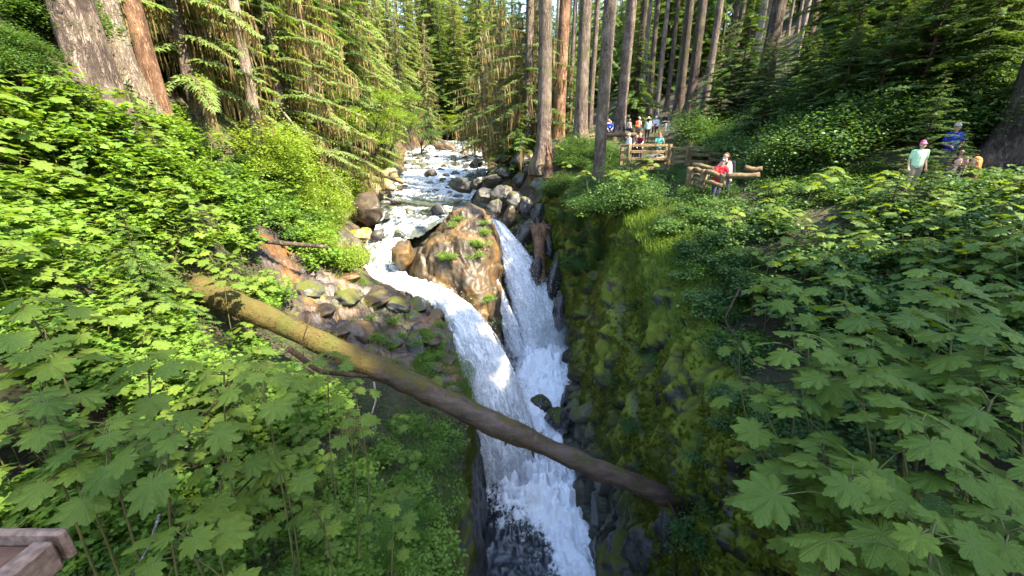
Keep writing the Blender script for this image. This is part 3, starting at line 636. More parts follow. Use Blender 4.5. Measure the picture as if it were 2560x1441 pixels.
# mist hanging where the falls land
t = bpy.data.materials.new('mist'); t.use_nodes = True; n_ = t.node_tree; n_.nodes.clear(); o_ = n_.nodes.new('ShaderNodeOutputMaterial'); pv = n_.nodes.new('ShaderNodeVolumePrincipled')
tc = n_.nodes.new('ShaderNodeTexCoord'); gr = n_.nodes.new('ShaderNodeTexGradient'); gr.gradient_type = 'SPHERICAL'; no = n_.nodes.new('ShaderNodeTexNoise'); no.inputs['Scale'].default_value = 1.6; no.inputs['Detail'].default_value = 3
m1 = n_.nodes.new('ShaderNodeMath'); m1.operation = 'MULTIPLY'; m2 = n_.nodes.new('ShaderNodeMath'); m2.operation = 'MULTIPLY'; m2.inputs[1].default_value = 2.2
n_.links.new(tc.outputs['Object'], gr.inputs[0]); n_.links.new(tc.outputs['Object'], no.inputs['Vector']); n_.links.new(gr.outputs['Fac'], m1.inputs[0]); n_.links.new(no.outputs[0], m1.inputs[1]); n_.links.new(m1.outputs[0], m2.inputs[0]); n_.links.new(m2.outputs[0], pv.inputs['Density'])
pv.inputs['Color'].default_value = (.96, .98, 1, 1); n_.links.new(pv.outputs[0], o_.inputs['Volume'])
MISTV = mk('mist', ICO[3][0], ICO[3][1], t)
for P, s_ in ((at(1300, 1190, 16.6), (1.9, 1.6, 1.7)), (at(1385, 850, 23.2), (1.7, 1.6, 1.8))):
    o = ob('mist', MISTV, loc=P, kind='stuff'); o.scale = s_
# ------------------------------------------------------------------ leaf materials
M_CLUB = leaf_mat('broad_leaf', (.078, .145, .019), (.158, .226, .027), .42, rough=.45, spec=.22, veins=True)
M_CLUBY = leaf_mat('yellowed_and_sunlit_leaf', (.13, .21, .02), (.19, .26, .03), .42, veins=True)  # odd yellowed leaves; also paints sunlight on one bottom-left shrub
M_MAPLE = leaf_mat('small_lobed_leaf', (.085, .18, .026), (.16, .26, .034), .42)
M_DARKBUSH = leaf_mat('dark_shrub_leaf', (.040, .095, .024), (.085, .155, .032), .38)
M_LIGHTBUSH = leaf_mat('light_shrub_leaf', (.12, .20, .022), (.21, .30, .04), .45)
M_FIR = leaf_mat('fir_needles', (.046, .105, .036), (.10, .165, .055), .30, patch=(.07, .095, .03))
M_HEM = leaf_mat('hemlock_needles', (.042, .092, .020), (.095, .16, .032), .36)
M_HEMPALE = leaf_mat('pale_hemlock_needles', (.10, .17, .046), (.20, .27, .085), .40)
M_FERN = leaf_mat('fern_frond', (.045, .115, .02), (.09, .18, .028), .38)
M_GRASS = leaf_mat('grass_blade', (.060, .125, .012), (.12, .19, .02), .40)
M_MOSSTUFT = leaf_mat('moss_tuft', (.060, .080, .008), (.17, .20, .016), .28)
M_HANG = leaf_mat('hanging_moss', (.12, .085, .030), (.27, .20, .085), .30, tc=(1.2, 1.05, .7))
M_TWIG = bark_mat('twig', (.045, .03, .018), (.14, .10, .065), None, (20, 20, 6))
M_STEM = flat_mat('green_stem', (.10, .10, .035), .7)
M_DEADWOOD = bark_mat('bleached_wood', (.22, .19, .15), (.48, .43, .36), None, (12, 12, 2))

# ------------------------------------------------------------------ broad-leaved shrub (large lobed leaves)
def lobed_leaf(seed, teeth=True):
    r = np.random.default_rng(seed); pts = []
    lobes = [(0, 1.0, 19), (38, .95, 18), (-38, .95, 18), (76, .84, 18), (-76, .84, 18), (114, .68, 18), (-114, .68, 18), (150, .46, 14), (-150, .46, 14)]
    for a, L, wd in lobes:
        L *= r.uniform(.93, 1.05); a += r.uniform(-3, 3)
        if teeth:
            for da, k in ((-wd, .70), (-wd * .66, .86), (-wd * .52, .82), (-wd * .24, .95), (0, 1), (wd * .24, .95), (wd * .52, .82), (wd * .66, .86), (wd, .70)):
                pts.append((a + da, L * k * r.uniform(.97, 1.03)))
        else:
            for da, k in ((-wd, .58), (-wd * .5, .82), (0, 1), (wd * .5, .82)): pts.append((a + da, L * k))
    pts.append((180, .06)); pts.sort()
    th = np.radians([p[0] for p in pts]); rr = np.array([p[1] for p in pts]); n = len(th)
    def ring(k):
        x, y = rr * k * np.sin(th), rr * k * np.cos(th)
        z = -.16 * (rr * k) ** 2 + .05 * np.cos(th * 10) * k * rr * 0 + .045 * np.cos(np.degrees(th) / 36 * 2 * np.pi) * rr * k
        return np.c_[x, y, z]
    V = np.vstack([[0, 0, 0], ring(.5), ring(1.0)]); b = r.normal(size=5) * (.10, .14, .10, .10, .06); V[:, 2] += b[0] * V[:, 0] + b[1] * V[:, 0] ** 2 + b[2] * V[:, 1] * np.abs(V[:, 1]) + b[3] * V[:, 0] * V[:, 1] + .05 * np.sin(V[:, 0] * 7 + seed) * V[:, 1]; V[:, 0] *= 1 + b[4]; j = np.arange(n); k = (j + 1) % n
    F3 = np.c_[np.zeros(n, int), 1 + k, 1 + j]; F4 = np.c_[1 + j, 1 + k, 1 + n + k, 1 + n + j]
    return V * .5 / .95, F3, F4
LEAFV = [lobed_leaf(s) for s in range(9)]
LEAVES = [mk('leaf', V, [F3, F4], M_CLUB, True, {'tint': np.full(len(V), t)}) for (V, F3, F4), t in zip(LEAFV, (.1, .3, .45, .6, .7, .8, .9, 1.0, .2))]
LEAVESY = [mk('leaf', V, [F3, F4], M_CLUBY, True, {'tint': np.full(len(V), .6)}) for V, F3, F4 in LEAFV[:2]]
def look(d, up=(0, 0, 1)):
    """rotation whose Y axis is d (leaf tip direction) and Z near up"""
    y = Vector(d).normalized(); z = Vector(up); z = (z - y * z.dot(y)).normalized(); x = y.cross(z)
    return Matrix((x, y, z)).transposed()
def whorl(r, top, nl, size, spread=1.0):
    """petiole ends and leaf matrices of one umbrella of leaves"""
    L, Pt = [], []
    a0 = r.uniform(0, 6.28)
    for i in range(nl):
        k = i / max(1, nl - 1); a = a0 + i * 2.4 + r.uniform(-.3, .3)
        s = size * 1.22 * (.6 + .5 * k ** .7) * r.uniform(.85, 1.12); pl = size * spread * (.25 + 1.0 * k) * r.uniform(.85, 1.15)
        el = (.55 - .75 * k) + r.uniform(-.1, .1)
        d = np.array([math.cos(a) * math.cos(el), math.sin(a) * math.cos(el), math.sin(el)])
        base = np.array(top) - np.array([0, 0, .30 * size * k * 2]); e = base + d * pl
        tip = np.array([math.cos(a), math.sin(a), -.22 - .25 * k + r.uniform(-.15, .15)])
        Pt.append((base, base + d * pl * .5 + np.array([0, 0, .04]), e)); L.append((e, tip, s))
    return L, Pt
def club_mesh(r, root, top, nl, size, spread=1.0, thick=.013):
    root, top = np.array(root, float), np.array(top, float); mb = MB(); H = np.linalg.norm(top - root)
    u = np.linspace(0, 1, 9)[:, None]; bend = np.array([r.uniform(-.15, .15), r.uniform(-.15, .15), 0]) * H
    P = root + (top - root) * u + bend * (u * (1 - u) * 2); P[:, 2] = root[2] + (top[2] - root[2]) * (u[:, 0] ** 1.25)
    addtube(mb, P, np.linspace(thick, thick * .55, 9), 6, tint=.2)
    L, Pt = whorl(r, top, nl, size, spread)
    for p in Pt: addtube(mb, np.array(p), (.0045, .004, .003), 4, cap=False, tint=.9)
    return mb, L
def add_leaves(o, L, r, young=False):
    for e, tip, s in L:
        up = (r.uniform(-.25, .25), r.uniform(-.25, .25), 1)
        M = Matrix.Translation(Vector(e)) @ look(tip, up).to_4x4() @ Matrix.Diagonal((s * r.uniform(.9, 1.1), s, s, 1))
        yl = young or r.random() < .05; ob('leaf', (LEAVESY if yl else LEAVES)[int(r.integers(2 if yl else 9))], o, mtx=M)
CLUBS = []
for k in range(14):
    r = np.random.default_rng(200 + k); H = r.uniform(.75, 1.35); lean = r.uniform(-.28, .28, 2)
    mb, L = club_mesh(r, (0, 0, 0), (lean[0] * H, lean[1] * H, H), int(r.integers(7, 11)), .36)
    CLUBS.append((mb.mesh('stem', M_STEM), L, H))
def club(P, label, group, s=1.0, k=None, young=False, name='broad_leaf_shrub'):
    k = int(R.integers(len(CLUBS))) if k is None else k; me, L, H = CLUBS[k]
    o = thing(name, label, 'shrub', P, R.uniform(0, 6.28), group, s); ob('stem', me, o)
    add_leaves(o, L, np.random.default_rng(int(R.integers(1 << 30))), young); return o
def hero(px, py, t, nl, size, label, off=(.4, -.3), group=None, young=False, seed=None):
    r = np.random.default_rng(int(px * 7 + py)); top = at(px, py, t); x, y = top[0] + off[0], top[1] + off[1]
    z = min(g1(x, y), top[2] - .35); root = np.array([x, y, z])
    o = thing('broad_leaf_shrub', label, 'shrub', root, 0, group)
    mb, L = club_mesh(r, (0, 0, 0), top - root, nl, size); ob('stem', mb.mesh('stem', M_STEM), o); add_leaves(o, L, r, young); return o
HR = [(2130,1190,2.3,8,.40,'broad-leaved shrub with large flat leaves hanging over the canyon at the lower right'),
 (2300,1060,2.5,9,.38,'broad-leaved shrub with a wide leaf tier right of the lower right corner gap'),(1935,1130,3.4,6,.30,'small broad-leaved shrub reaching out leftmost over the canyon rim'),
 (1990,1000,3.3,7,.34,'broad-leaved shrub with overlapping leaves just below the ferny rim'),(2020,850,3.6,8,.34,'broad-leaved shrub in the middle of the right rim with a spike above its leaves'),
 (2200,940,3.0,8,.38,'broad-leaved shrub with broad leaves under the dark fern patch'),(2420,1190,2.3,8,.38,'broad-leaved shrub at the right edge with drooping leaves near the bottom'),
 (2330,1330,1.9,6,.36,'broad-leaved shrub cropped by the bottom edge at the right'),(2090,1400,2.3,6,.30,'broad-leaved shrub at the bottom edge right of the canyon'),
 (2480,1000,2.6,7,.36,'broad-leaved shrub at the right edge below the fern'),(2470,830,3.1,8,.38,'broad-leaved shrub with big leaves at the right edge at mid height'),
 (2290,790,3.6,8,.38,'broad-leaved shrub with spreading leaves right of the mossy rim'),(1960,700,5.2,8,.32,'broad-leaved shrub at the rim in front of the mossy knoll'),
 (2110,690,5,8,.34,'broad-leaved shrub behind the rim right of the mossy knoll'),(2350,690,4.4,8,.38,'broad-leaved shrub in dappled light at the right edge'),(1850,860,5,5,.24,'small broad-leaved shrub clinging to the rim above the mossy wall'),
 (1930,1240,3.0,5,.26,'young broad-leaved shrub hanging on the wall with a yellowed leaf')]
HR += [(2060,1130,2.9,8,.32,'broad-leaved shrub below the leftmost reaching one on the right rim'),(2180,1180,2.9,8,.32,'broad-leaved shrub with layered leaves behind the lower right star leaf'),(2380,1010,2.9,9,.34,'broad-leaved shrub between the fern and the right edge'),(2240,1290,2.4,8,.32,'broad-leaved shrub low in the right corner beside the drooping one'),(2520,1330,2.0,8,.34,'broad-leaved shrub in the lower right corner'),
 (2120,770,4.2,9,.34,'broad-leaved shrub with crowded leaves right of the spiked one'),(2400,740,3.9,9,.36,'broad-leaved shrub in front of the dappled one at the right'),(2180,860,3.6,9,.34,'broad-leaved shrub right of the spiked one on the rim'),(2540,920,2.9,8,.36,'broad-leaved shrub cropped by the right edge at mid height'),(2340,890,3.4,9,.34,'broad-leaved shrub in the dense right leaf tier'),
 (1880,960,4.4,6,.27,'small broad-leaved shrub above the leftmost reaching one'),(2060,930,3.5,8,.30,'broad-leaved shrub below the spiked one on the rim'),(2030,1280,2.8,6,.28,'broad-leaved shrub deep on the wall under the right leaves')]
for q in HR: q = (*q[:3], q[3] + 2, q[4] * .86, q[5]); hero(*q, off=(.75, -.35) if q[0] < 2200 else (.55, -.2))
HLf = [(420,1070,2.7,8,.36,'broad-leaved shrub with a large star of leaves at the lower left'),(260,1080,2.8,8,.36,'broad-leaved shrub left of the lower left leaf star'),(100,1010,2.8,8,.38,'broad-leaved shrub at the left edge above the railing corner'),
 (460,1340,2.3,8,.36,'broad-leaved shrub with yellow-green sunlit leaves at the bottom left'),(700,1150,3.7,7,.32,'broad-leaved shrub with a drooping leaf beside the fern fronds'),(790,1275,4,7,.26,'broad-leaved shrub with small spread leaves above the grassy bank'),
 (650,930,3.6,8,.34,'broad-leaved shrub in front of the log with leaves in a cluster'),(820,890,5.2,7,.30,'broad-leaved shrub whose leaves overlap the mossy log'),(880,960,5.2,6,.28,'small broad-leaved shrub just below the log at the canyon edge'),
 (870,1040,4.6,8,.30,'broad-leaved shrub below the log right of the twigs'),(560,910,4,9,.34,'broad-leaved shrub left of the log in shade'),(370,900,3.6,9,.36,'tall broad-leaved shrub in the shaded left foreground'),
 (80,880,3.2,9,.38,'broad-leaved shrub at the left edge in deep shade'),(180,1170,2.7,7,.36,'broad-leaved shrub low behind the railing corner'),(60,760,3.6,9,.38,'broad-leaved shrub with dark blue green leaves at the left edge'),
 (990,1240,4.6,6,.26,'small broad-leaved shrub on the grassy edge of the left wall'),(560,1150,3.2,7,.32,'broad-leaved shrub over the dark gap beside the fern')]
for q in HLf: q = (*q[:3], q[3] + 2, q[4] * .80, q[5]); hero(*q, off=(-.3, .1), young=q[0] == 460)  # young: brighter leaf colour standing in for sun on the bottom-left shrub
def scatter(n, poly, h, t0, t1, rocky=False):
    """random places on the ground inside a picture polygon, spread evenly over the view"""
    poly = np.array(poly, float); lo, hi = poly.min(0), poly.max(0); o = []; tries = 0
    while len(o) < n and tries < n * 40:
        tries += 1; p = lo + R.random(2) * (hi - lo)
        x, y = poly[:, 0], poly[:, 1]; x2, y2 = np.roll(x, 1), np.roll(y, 1)
        if (((y > p[1]) != (y2 > p[1])) & (p[0] < (x2 - x) * (p[1] - y) / (y2 - y + 1e-9) + x)).sum() % 2 == 0: continue
        P = hit(p[0], p[1], h)
        if P is None: continue
        t = P[1] * CP - P[2] * SP
        if t < t0 or t > t1: continue
        P[2] = g1(P[0], P[1])
        if float(rockmask(P[:1], P[1:2])[0]) > .5 and not rocky: continue
        o.append(P)
    return o
LEFT_SUN = [(-150,180),(120,210),(420,300),(660,400),(830,520),(900,640),(760,640),(400,560),(0,520),(-150,500)]
LEFT_MID = [(-150,500),(400,540),(780,640),(760,720),(620,800),(430,690),(0,720),(-150,720)]
LEFT_LOW = [(-150,700),(420,700),(640,830),(900,960),(950,1060),(720,1180),(520,1260),(200,1250),(-150,1100)]
RIGHT_FAR = [(1820,470),(2000,420),(2660,440),(2660,560),(1900,600),(1800,560)]
RIGHT_MID = [(1820,560),(2660,540),(2660,760),(2000,800),(1860,720)]
RIGHT_LOW = [(1980,800),(2660,740),(2660,1100),(2250,1000)]
for n, poly, h, sc, lab, grp in ((66, LEFT_SUN, .9, (.65,1.05), 'broad-leaved shrub with lobed leaves in the sunny mass on the upper left slope', 'shrubs on the sunny left slope'),
  (46, LEFT_MID, .9, (.6,.95), 'broad-leaved shrub in half shade on the left slope above the log', 'shrubs on the left slope above the log'),
  (62, LEFT_LOW, .85, (.5,.8), 'broad-leaved shrub in the shaded left foreground below the log', 'shrubs in the left foreground'),
  (40, RIGHT_FAR, .8, (.55,.85), 'small broad-leaved shrub on the right bank near the trail', 'shrubs near the trail'),
  (42, RIGHT_MID, .8, (.5,.85), 'broad-leaved shrub on the right bank behind the mossy rim', 'shrubs behind the right rim'),
  (18, RIGHT_LOW, .8, (.55,.85), 'broad-leaved shrub in shade at the right edge of the bank', 'shrubs in the right foreground')):
    for P in scatter(n, poly, h, 2.4, 24): club(P, lab, grp, R.uniform(*sc), name='small_broad_leaf_shrub' if 'small' in lab else 'broad_leaf_shrub')
for px, py, sc in ((760,1330,.6),(850,1250,.6),(930,1330,.55),(690,1330,.6),(1010,1390,.5),(820,1400,.6),(1040,1200,.5),(900,1120,.55),(1060,1100,.45),(980,1100,.5),(640,1400,.6),(760,1180,.6)):
    P = hit(px, py, .6); club(P, 'low broad-leaved shrub on the grassy left edge of the canyon', 'low shrubs on the left canyon edge', sc)
for px, py in ((1500,470),(1530,480),(1560,488),(1590,478),(1470,490),(1620,465),(1540,460),(1400,455),(1395,400)):
    P = hit(px, py, .8); club(P, 'broad-leaved shrub with pale leaves below the railed platform', 'shrubs below the platform', R.uniform(.75, 1.0))

# ------------------------------------------------------------------ generic leafy shrubs
def bush(seed, n, rx, rz, leaf, kind='oval', shell=.6, flat=.5):
    """volume of small leaves on twigs; returns foliage MB and twig MB"""
    r = np.random.default_rng(seed); fo, tw = MB(), MB(); ncl = max(10, n // 26); C = []
    for _ in range(ncl):
        d = r.normal(size=3); d[2] = abs(d[2]) * .9 - .1; d /= np.linalg.norm(d); k = r.uniform(shell * .7, 1) * (r.uniform(.7, 1.15) if r.random() > .2 else r.uniform(1.15, 1.6))
        C.append(np.array([d[0] * rx * k, d[1] * rx * k, max(.08, rz * (.38 + .62 * d[2] * k))]))
    C = np.array(C)
    for c in C[::2]:
        addtube(tw, np.array([[0, 0, 0], c * (.45, .45, .62), c]), (.014, .009, .003), 4, cap=False)
    m = n // ncl; idx = np.repeat(np.arange(ncl), m); N = len(idx)
    off = r.normal(size=(N, 3)) * (rx * .21, rx * .21, rz * .085); P = C[idx] + off; P[:, 2] = np.maximum(P[:, 2], .02)
    a = r.uniform(0, 2 * np.pi, N); out_ = C[idx] + off * 2; out_ = out_ / (np.linalg.norm(out_, axis=1)[:, None] + 1e-6)
    d = np.c_[np.cos(a), np.sin(a), r.normal(size=N) * .25 - .15] + out_ * .5; d /= np.linalg.norm(d, axis=1)[:, None]
    up = np.c_[r.normal(size=N) * flat, r.normal(size=N) * flat, np.ones(N)] + out_ * .4
    x = np.cross(d, up); x /= np.linalg.norm(x, axis=1)[:, None]; up = np.cross(x, d)
    L = leaf * r.uniform(.6, 1.3, N)
    ol = {'oval': [(0, 0, 0), (.34, .4, .05), (.2, .8, 0), (0, 1, -.08), (-.2, .8, 0), (-.34, .4, .05)],
          'lobed': [(0, .05, 0), (.5, .15, -.05), (.30, .38, .03), (.48, .68, -.05), (.17, .62, .03), (0, 1, -.1), (-.17, .62, .03), (-.48, .68, -.05), (-.30, .38, .03), (-.5, .15, -.05)],
          'narrow': [(0, 0, 0), (.16, .4, .03), (0, 1, -.1), (-.16, .4, .03)]}[kind]
    ol = np.array(ol); nv = len(ol)
    V = P[:, None] + L[:, None, None] * (ol[None, :, 0, None] * x[:, None] + ol[None, :, 1, None] * d[:, None] + ol[None, :, 2, None] * up[:, None])
    tint = np.repeat((r.random(ncl) * .6)[idx] + r.random(N) * .4, nv)
    if kind == 'lobed': tri = np.array([(0, k, k + 1) for k in range(1, nv - 1)] )
    else: tri = np.array([(0, k, k + 1) for k in range(1, nv - 1)])
    fo.add(V.reshape(-1, 3), (np.arange(N)[:, None, None] * nv + tri).reshape(-1, 3), tint)
    return fo, tw
BUSH = {}
def bush_proto(key, mat, k, *a, **kw):
    L = []
    for i in range(k):
        f, t = bush(300 + len(BUSH) * 20 + i, *a, **kw); L.append((f.mesh('foliage', mat), t.mesh('twigs', M_TWIG)))
    BUSH[key] = L
bush_proto('maple', M_MAPLE, 3, 520, .62, 1.0, .13, kind='lobed', shell=.3, flat=.35)
bush_proto('dark', M_DARKBUSH, 4, 2400, 1.0, 1.3, .085)
bush_proto('light', M_LIGHTBUSH, 4, 3000, 1.3, 1.9, .10)
bush_proto('low', M_DARKBUSH, 3, 700, .55, .5, .07, kind='lobed', shell=.2)
bush_proto('lowlight', M_MAPLE, 3, 600, .5, .42, .06, kind='lobed', shell=.2)
KINDN = {'maple': 'lobed_leaf_shrub', 'dark': 'dark_shrub', 'light': 'light_shrub', 'low': 'low_shrub', 'lowlight': 'leafy_clump'}
def shrub(P, key, label, group, s=1.0, name=None):
    f, t = BUSH[key][int(R.integers(len(BUSH[key])))]
    o = thing(name or KINDN[key], label, 'shrub', P, R.uniform(0, 6.28), group, (s * R.uniform(.85, 1.15), s * R.uniform(.85, 1.15), s * R.uniform(.8, 1.2)))
    ob('foliage', f, o); ob('twigs', t, o); return o
def shrubs(n, poly, key, h, t0, t1, s, label, group):
    for P in scatter(n, poly, h, t0, t1, 'outcrop' in label and 'cleft' in label): shrub(P, key, label, group, R.uniform(*s))
shrubs(46, LEFT_LOW + [(700,1250)], 'maple', .6, 2.2, 14, (.6, .9), 'bushy shrub with small light green lobed leaves below the log', 'small-leaved shrubs below the log')
shrubs(30, LEFT_MID, 'maple', .6, 2.4, 20, (.7, 1.1), 'bushy shrub with small lobed leaves on the left slope', 'small-leaved shrubs on the left slope')
shrubs(34, LEFT_SUN, 'maple', .7, 3, 24, (.7, 1.2), 'bushy shrub with small lobed leaves glowing in the sun on the upper left slope', 'small-leaved shrubs on the sunny slope')
shrubs(26, [(640,420),(830,420),(930,500),(920,640),(880,690),(760,640),(820,560)], 'light', .8, 12, 34, (.45, .75), 'yellow-green shrub on the bank left of the white channel', 'yellow-green shrubs left of the channel')
shrubs(40, [(560,400),(760,480),(860,620),(780,700),(640,640),(560,540)], 'maple', .6, 8, 26, (.7, 1.2), 'bushy lobed-leaved shrub on the bank between the slope and the brown outcrop', 'shrubs above the outcrop')
shrubs(34, [(560,400),(760,480),(860,620),(780,700),(640,640),(560,540)], 'low', .3, 8, 26, (.9, 1.4), 'low shrub on the bank between the slope and the brown outcrop', 'low shrubs above the outcrop')
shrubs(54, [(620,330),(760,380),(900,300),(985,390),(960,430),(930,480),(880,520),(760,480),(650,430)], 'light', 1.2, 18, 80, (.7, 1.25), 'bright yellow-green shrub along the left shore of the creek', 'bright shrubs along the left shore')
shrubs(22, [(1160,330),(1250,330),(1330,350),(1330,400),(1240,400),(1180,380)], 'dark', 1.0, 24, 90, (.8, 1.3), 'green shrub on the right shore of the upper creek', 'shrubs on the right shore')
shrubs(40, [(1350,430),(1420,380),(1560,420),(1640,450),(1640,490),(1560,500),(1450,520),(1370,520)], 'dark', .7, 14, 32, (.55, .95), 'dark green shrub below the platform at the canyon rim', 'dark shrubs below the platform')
shrubs(14, [(1440,470),(1560,470),(1560,520),(1450,530)], 'lowlight', .4, 14, 30, (.9, 1.5), 'low bright shrub at the far canyon rim', 'low bright shrubs at the rim')
shrubs(16, [(1400,340),(1560,360),(1560,410),(1420,410)], 'dark', .8, 18, 40, (.6, .9), 'dark shrub among the tall trunks by the trail', 'dark shrubs among the trunks')
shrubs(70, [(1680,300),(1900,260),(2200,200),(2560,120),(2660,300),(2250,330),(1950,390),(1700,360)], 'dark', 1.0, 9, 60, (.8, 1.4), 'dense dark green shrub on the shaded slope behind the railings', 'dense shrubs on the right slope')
shrubs(40, RIGHT_FAR, 'low', .4, 5, 26, (.8, 1.3), 'low dark shrub on the right bank near the trail', 'low shrubs near the trail')
shrubs(50, RIGHT_MID, 'low', .4, 3, 20, (.8, 1.3), 'low dark shrub on the right bank behind the rim', 'low shrubs behind the rim')
shrubs(40, RIGHT_LOW + [(2100,1300)], 'low', .4, 2.2, 9, (.7, 1.1), 'low shrub in deep shade under the right foreground leaves', 'low shrubs under the right leaves')
shrubs(46, [(1640,470),(1860,470),(1900,600),(1860,700),(1700,640),(1640,560)], 'low', .3, 6, 20, (.6, 1.0), 'low leafy shrub on the mossy knoll at the right rim', 'low shrubs on the mossy knoll')
shrubs(40, [(1560,400),(1700,400),(1900,420),(2000,470),(1700,470),(1560,450)], 'dark', .5, 10, 26, (.4, .65), 'small dark shrub around the foot of the railings', 'small shrubs round the railings')
shrubs(36, [(-200,-50),(100,-50),(130,60),(60,200),(-200,230)], 'dark', .8, 9, 60, (.6, 1.0), 'dark shrub on the steep bank at the upper left edge', 'dark shrubs at the upper left')
for i in range(46):
    y = R.uniform(3.2, 10.5); x = float(rimR(y)) + R.uniform(-.15, .45); shrub((x, y, g1(max(x, float(rimR(y)) + .02), y) - .1), 'low' if i % 3 else 'lowlight', 'small leafy shrub spilling over the edge of the near right wall', 'shrubs on the edge of the right wall', R.uniform(.55, .95), 'rim_shrub')
shrubs(30, [(1880,380),(2250,400),(2300,450),(1900,460)], 'low', .4, 6, 26, (.7, 1.1), 'low shrub along the trail left of the pink cap child', 'low shrubs along the trail')
shrubs(16, [(-80,40),(90,90),(110,210),(-80,210)], 'dark', .4, 5, 30, (.3, .5), 'dark leafy shrub left of the foot of the widest trunk', 'dark shrubs beside the widest trunk')
shrubs(22, [(780,760),(1100,800),(1120,960),(860,940)], 'lowlight', .2, 8, 20, (.5, .9), 'small green clump in a cleft of the brown outcrop', 'green clumps on the outcrop')
shrubs(26, [(360,280),(470,300),(580,480),(440,500),(390,400)], 'maple', .4, 5, 26, (.55, .9), 'lobed-leaved shrub on the strip of slope below the left trunks', 'shrubs below the left trunks')
shrubs(46, [(1880,-80),(2660,-80),(2660,180),(1900,200)], 'dark', .6, 13, 90, (.7, 1.2), 'dark shrub high on the wooded slope at the upper right', 'shrubs high on the right slope')
shrubs(30, [(120,1180),(700,1230),(640,1441),(220,1441)], 'maple', .35, 1.8, 7, (.32, .5), 'low lobed-leaved shrub in the dark gap behind the railing corner', 'low shrubs behind the railing corner')
shrubs(24, [(700,1300),(1100,1180),(1120,1441),(700,1441)], 'lowlight', .3, 3.5, 14, (.6, 1.0), 'low leafy clump on the grassy left canyon edge', 'leafy clumps on the left edge')
shrubs(14, [(920,1000),(1130,1060),(1140,1180),(960,1160)], 'lowlight', .3, 5, 16, (.6, 1.0), 'low leafy clump under the log on the left edge', 'leafy clumps under the log')

# ------------------------------------------------------------------ ferns
def frond(seed, L=.8, n=20):
    r = np.random.default_rng(seed); mb = MB(); u = np.linspace(0, 1, n); P = np.c_[np.zeros(n), u * L, L * (.35 * u - .55 * u ** 2)]
    addtube(mb, P, np.linspace(.004, .0015, n), 4, cap=False, tint=.1)
    for i in range(2, n):
        w_ = L * .20 * math.sin(math.pi * min(1, (u[i] * .93 + .06))) ** .7 * r.uniform(.9, 1.1)
        for s in (-1, 1):
            b = P[i]; d = np.array([s, .35, -.18]); d /= np.linalg.norm(d); t_ = np.array([0, 1., 0]) * w_ * .16
            mb.add([b - t_ * .5, b + t_ * .5, b + d * w_ * .6 + t_ * .45, b + d * w_, b + d * w_ * .6 - t_ * .35], [(0, 1, 2), (0, 2, 4), (4, 2, 3)], r.uniform(.3, 1))
    return mb.mesh('frond', M_FERN)
FRONDS = [frond(k) for k in range(4)]
def fern(P, label, group=None, s=1.0, n=11, lean=None):
    o = thing('fern', label, 'fern', P, R.uniform(0, 6.28), group, s)
    for i in range(n):
        a = i * 2 * math.pi / n + R.uniform(-.3, .3); e = R.uniform(.35, 1.0)
        ob('frond', FRONDS[int(R.integers(4))], o, mtx=Matrix.Rotation(a, 4, 'Z') @ Matrix.Rotation(e, 4, 'X') @ Matrix.Scale(R.uniform(.75, 1.1), 4))
    return o
for px, py, t, s, lab in ((450,1250,2.9,1.0,'large sword fern with long fronds at the lower left'),(360,1300,2.8,.8,'sword fern with hanging fronds left of the largest fern'),(1000,1160,6.2,1.0,'fern below the log on the left canyon edge'),(530,800,5.6,1.1,'fern on the slope just left of the log'),(930,1200,5.4,.9,'fern on the grassy slope at the left canyon edge'),
    (2380,1180,2.9,1.1,'fern behind the leaves at the right edge'),(2250,1080,3.6,1.0,'dark fern in the gap between the right leaf tiers'),(2520,1270,2.6,1.0,'fern at the right edge near the bottom'),(2480,1080,3.2,1.0,'fern in deep shade at the right edge'),(2100,1050,3.8,.9,'fern under the leaves at the right rim'),(720,770,8,1.0,'fern beside the log on the sunlit slope'),(620,1230,3.6,.9,'fern in shade right of the long fronds')):
    P = at(px, py, t); P[2] = min(P[2], g1(P[0], P[1]) + .35); fern(P, lab, None, s)

# ------------------------------------------------------------------ grass and moss (uncountable)
def blades(P, N, L, wdt, r, droop=.6):
    n = len(P); a = r.uniform(0, 2 * np.pi, n); d = np.c_[np.cos(a), np.sin(a), np.zeros(n)]
    up = N * 0.5 + np.array([0, 0, .8]) + d * r.uniform(.1, .9, n)[:, None]; up /= np.linalg.norm(up, axis=1)[:, None]
    x = np.cross(up, d); x /= np.linalg.norm(x, axis=1)[:, None] + 1e-6; L = L * r.uniform(.5, 1.3, n)[:, None]; w_ = wdt * r.uniform(.7, 1.3, n)[:, None]
    m = P + up * L * .6; t_ = m + (up * .3 + d * .45 - np.array([0, 0, droop * .5])) * L
    V = np.stack([P - x * w_, P + x * w_, m + x * w_ * .7, m - x * w_ * .7, t_], 1).reshape(-1, 3)
    b = np.arange(n)[:, None] * 5
    return V, np.concatenate([b + [0, 1, 2], b + [0, 2, 3], b + [3, 2, 4]]), np.repeat(r.random(n), 5)
def ground_pts(n, cx, cy, rx, ry, r):
    a, k = r.uniform(0, 6.28, n), np.sqrt(r.random(n)); x = cx + np.cos(a) * k * rx; y = cy + np.sin(a) * k * ry
    return np.c_[x, y, ground(x, y)]
r = np.random.default_rng(5); m = MB(); up = np.array([[0, 0, 1.]])
knoll = np.vstack([ground_pts(7000, 5.3, 13, 1.3, 3.2, r), ground_pts(5000, 5.2, 10.2, 1.0, 2.2, r)])
m.add(*blades(knoll, np.tile(up, (len(knoll), 1)), .30, .006, r))
V, F, mo, N = WALLS[1]; sel = np.where((V[:, 1] > 8) & (V[:, 1] < 17.5) & (V[:, 2] > -4.2))[0]; i = r.choice(sel, 9000)
m.add(*blades(V[i] + r.normal(size=(9000, 3)) * .08, N[i], .26, .006, r, 1.3))
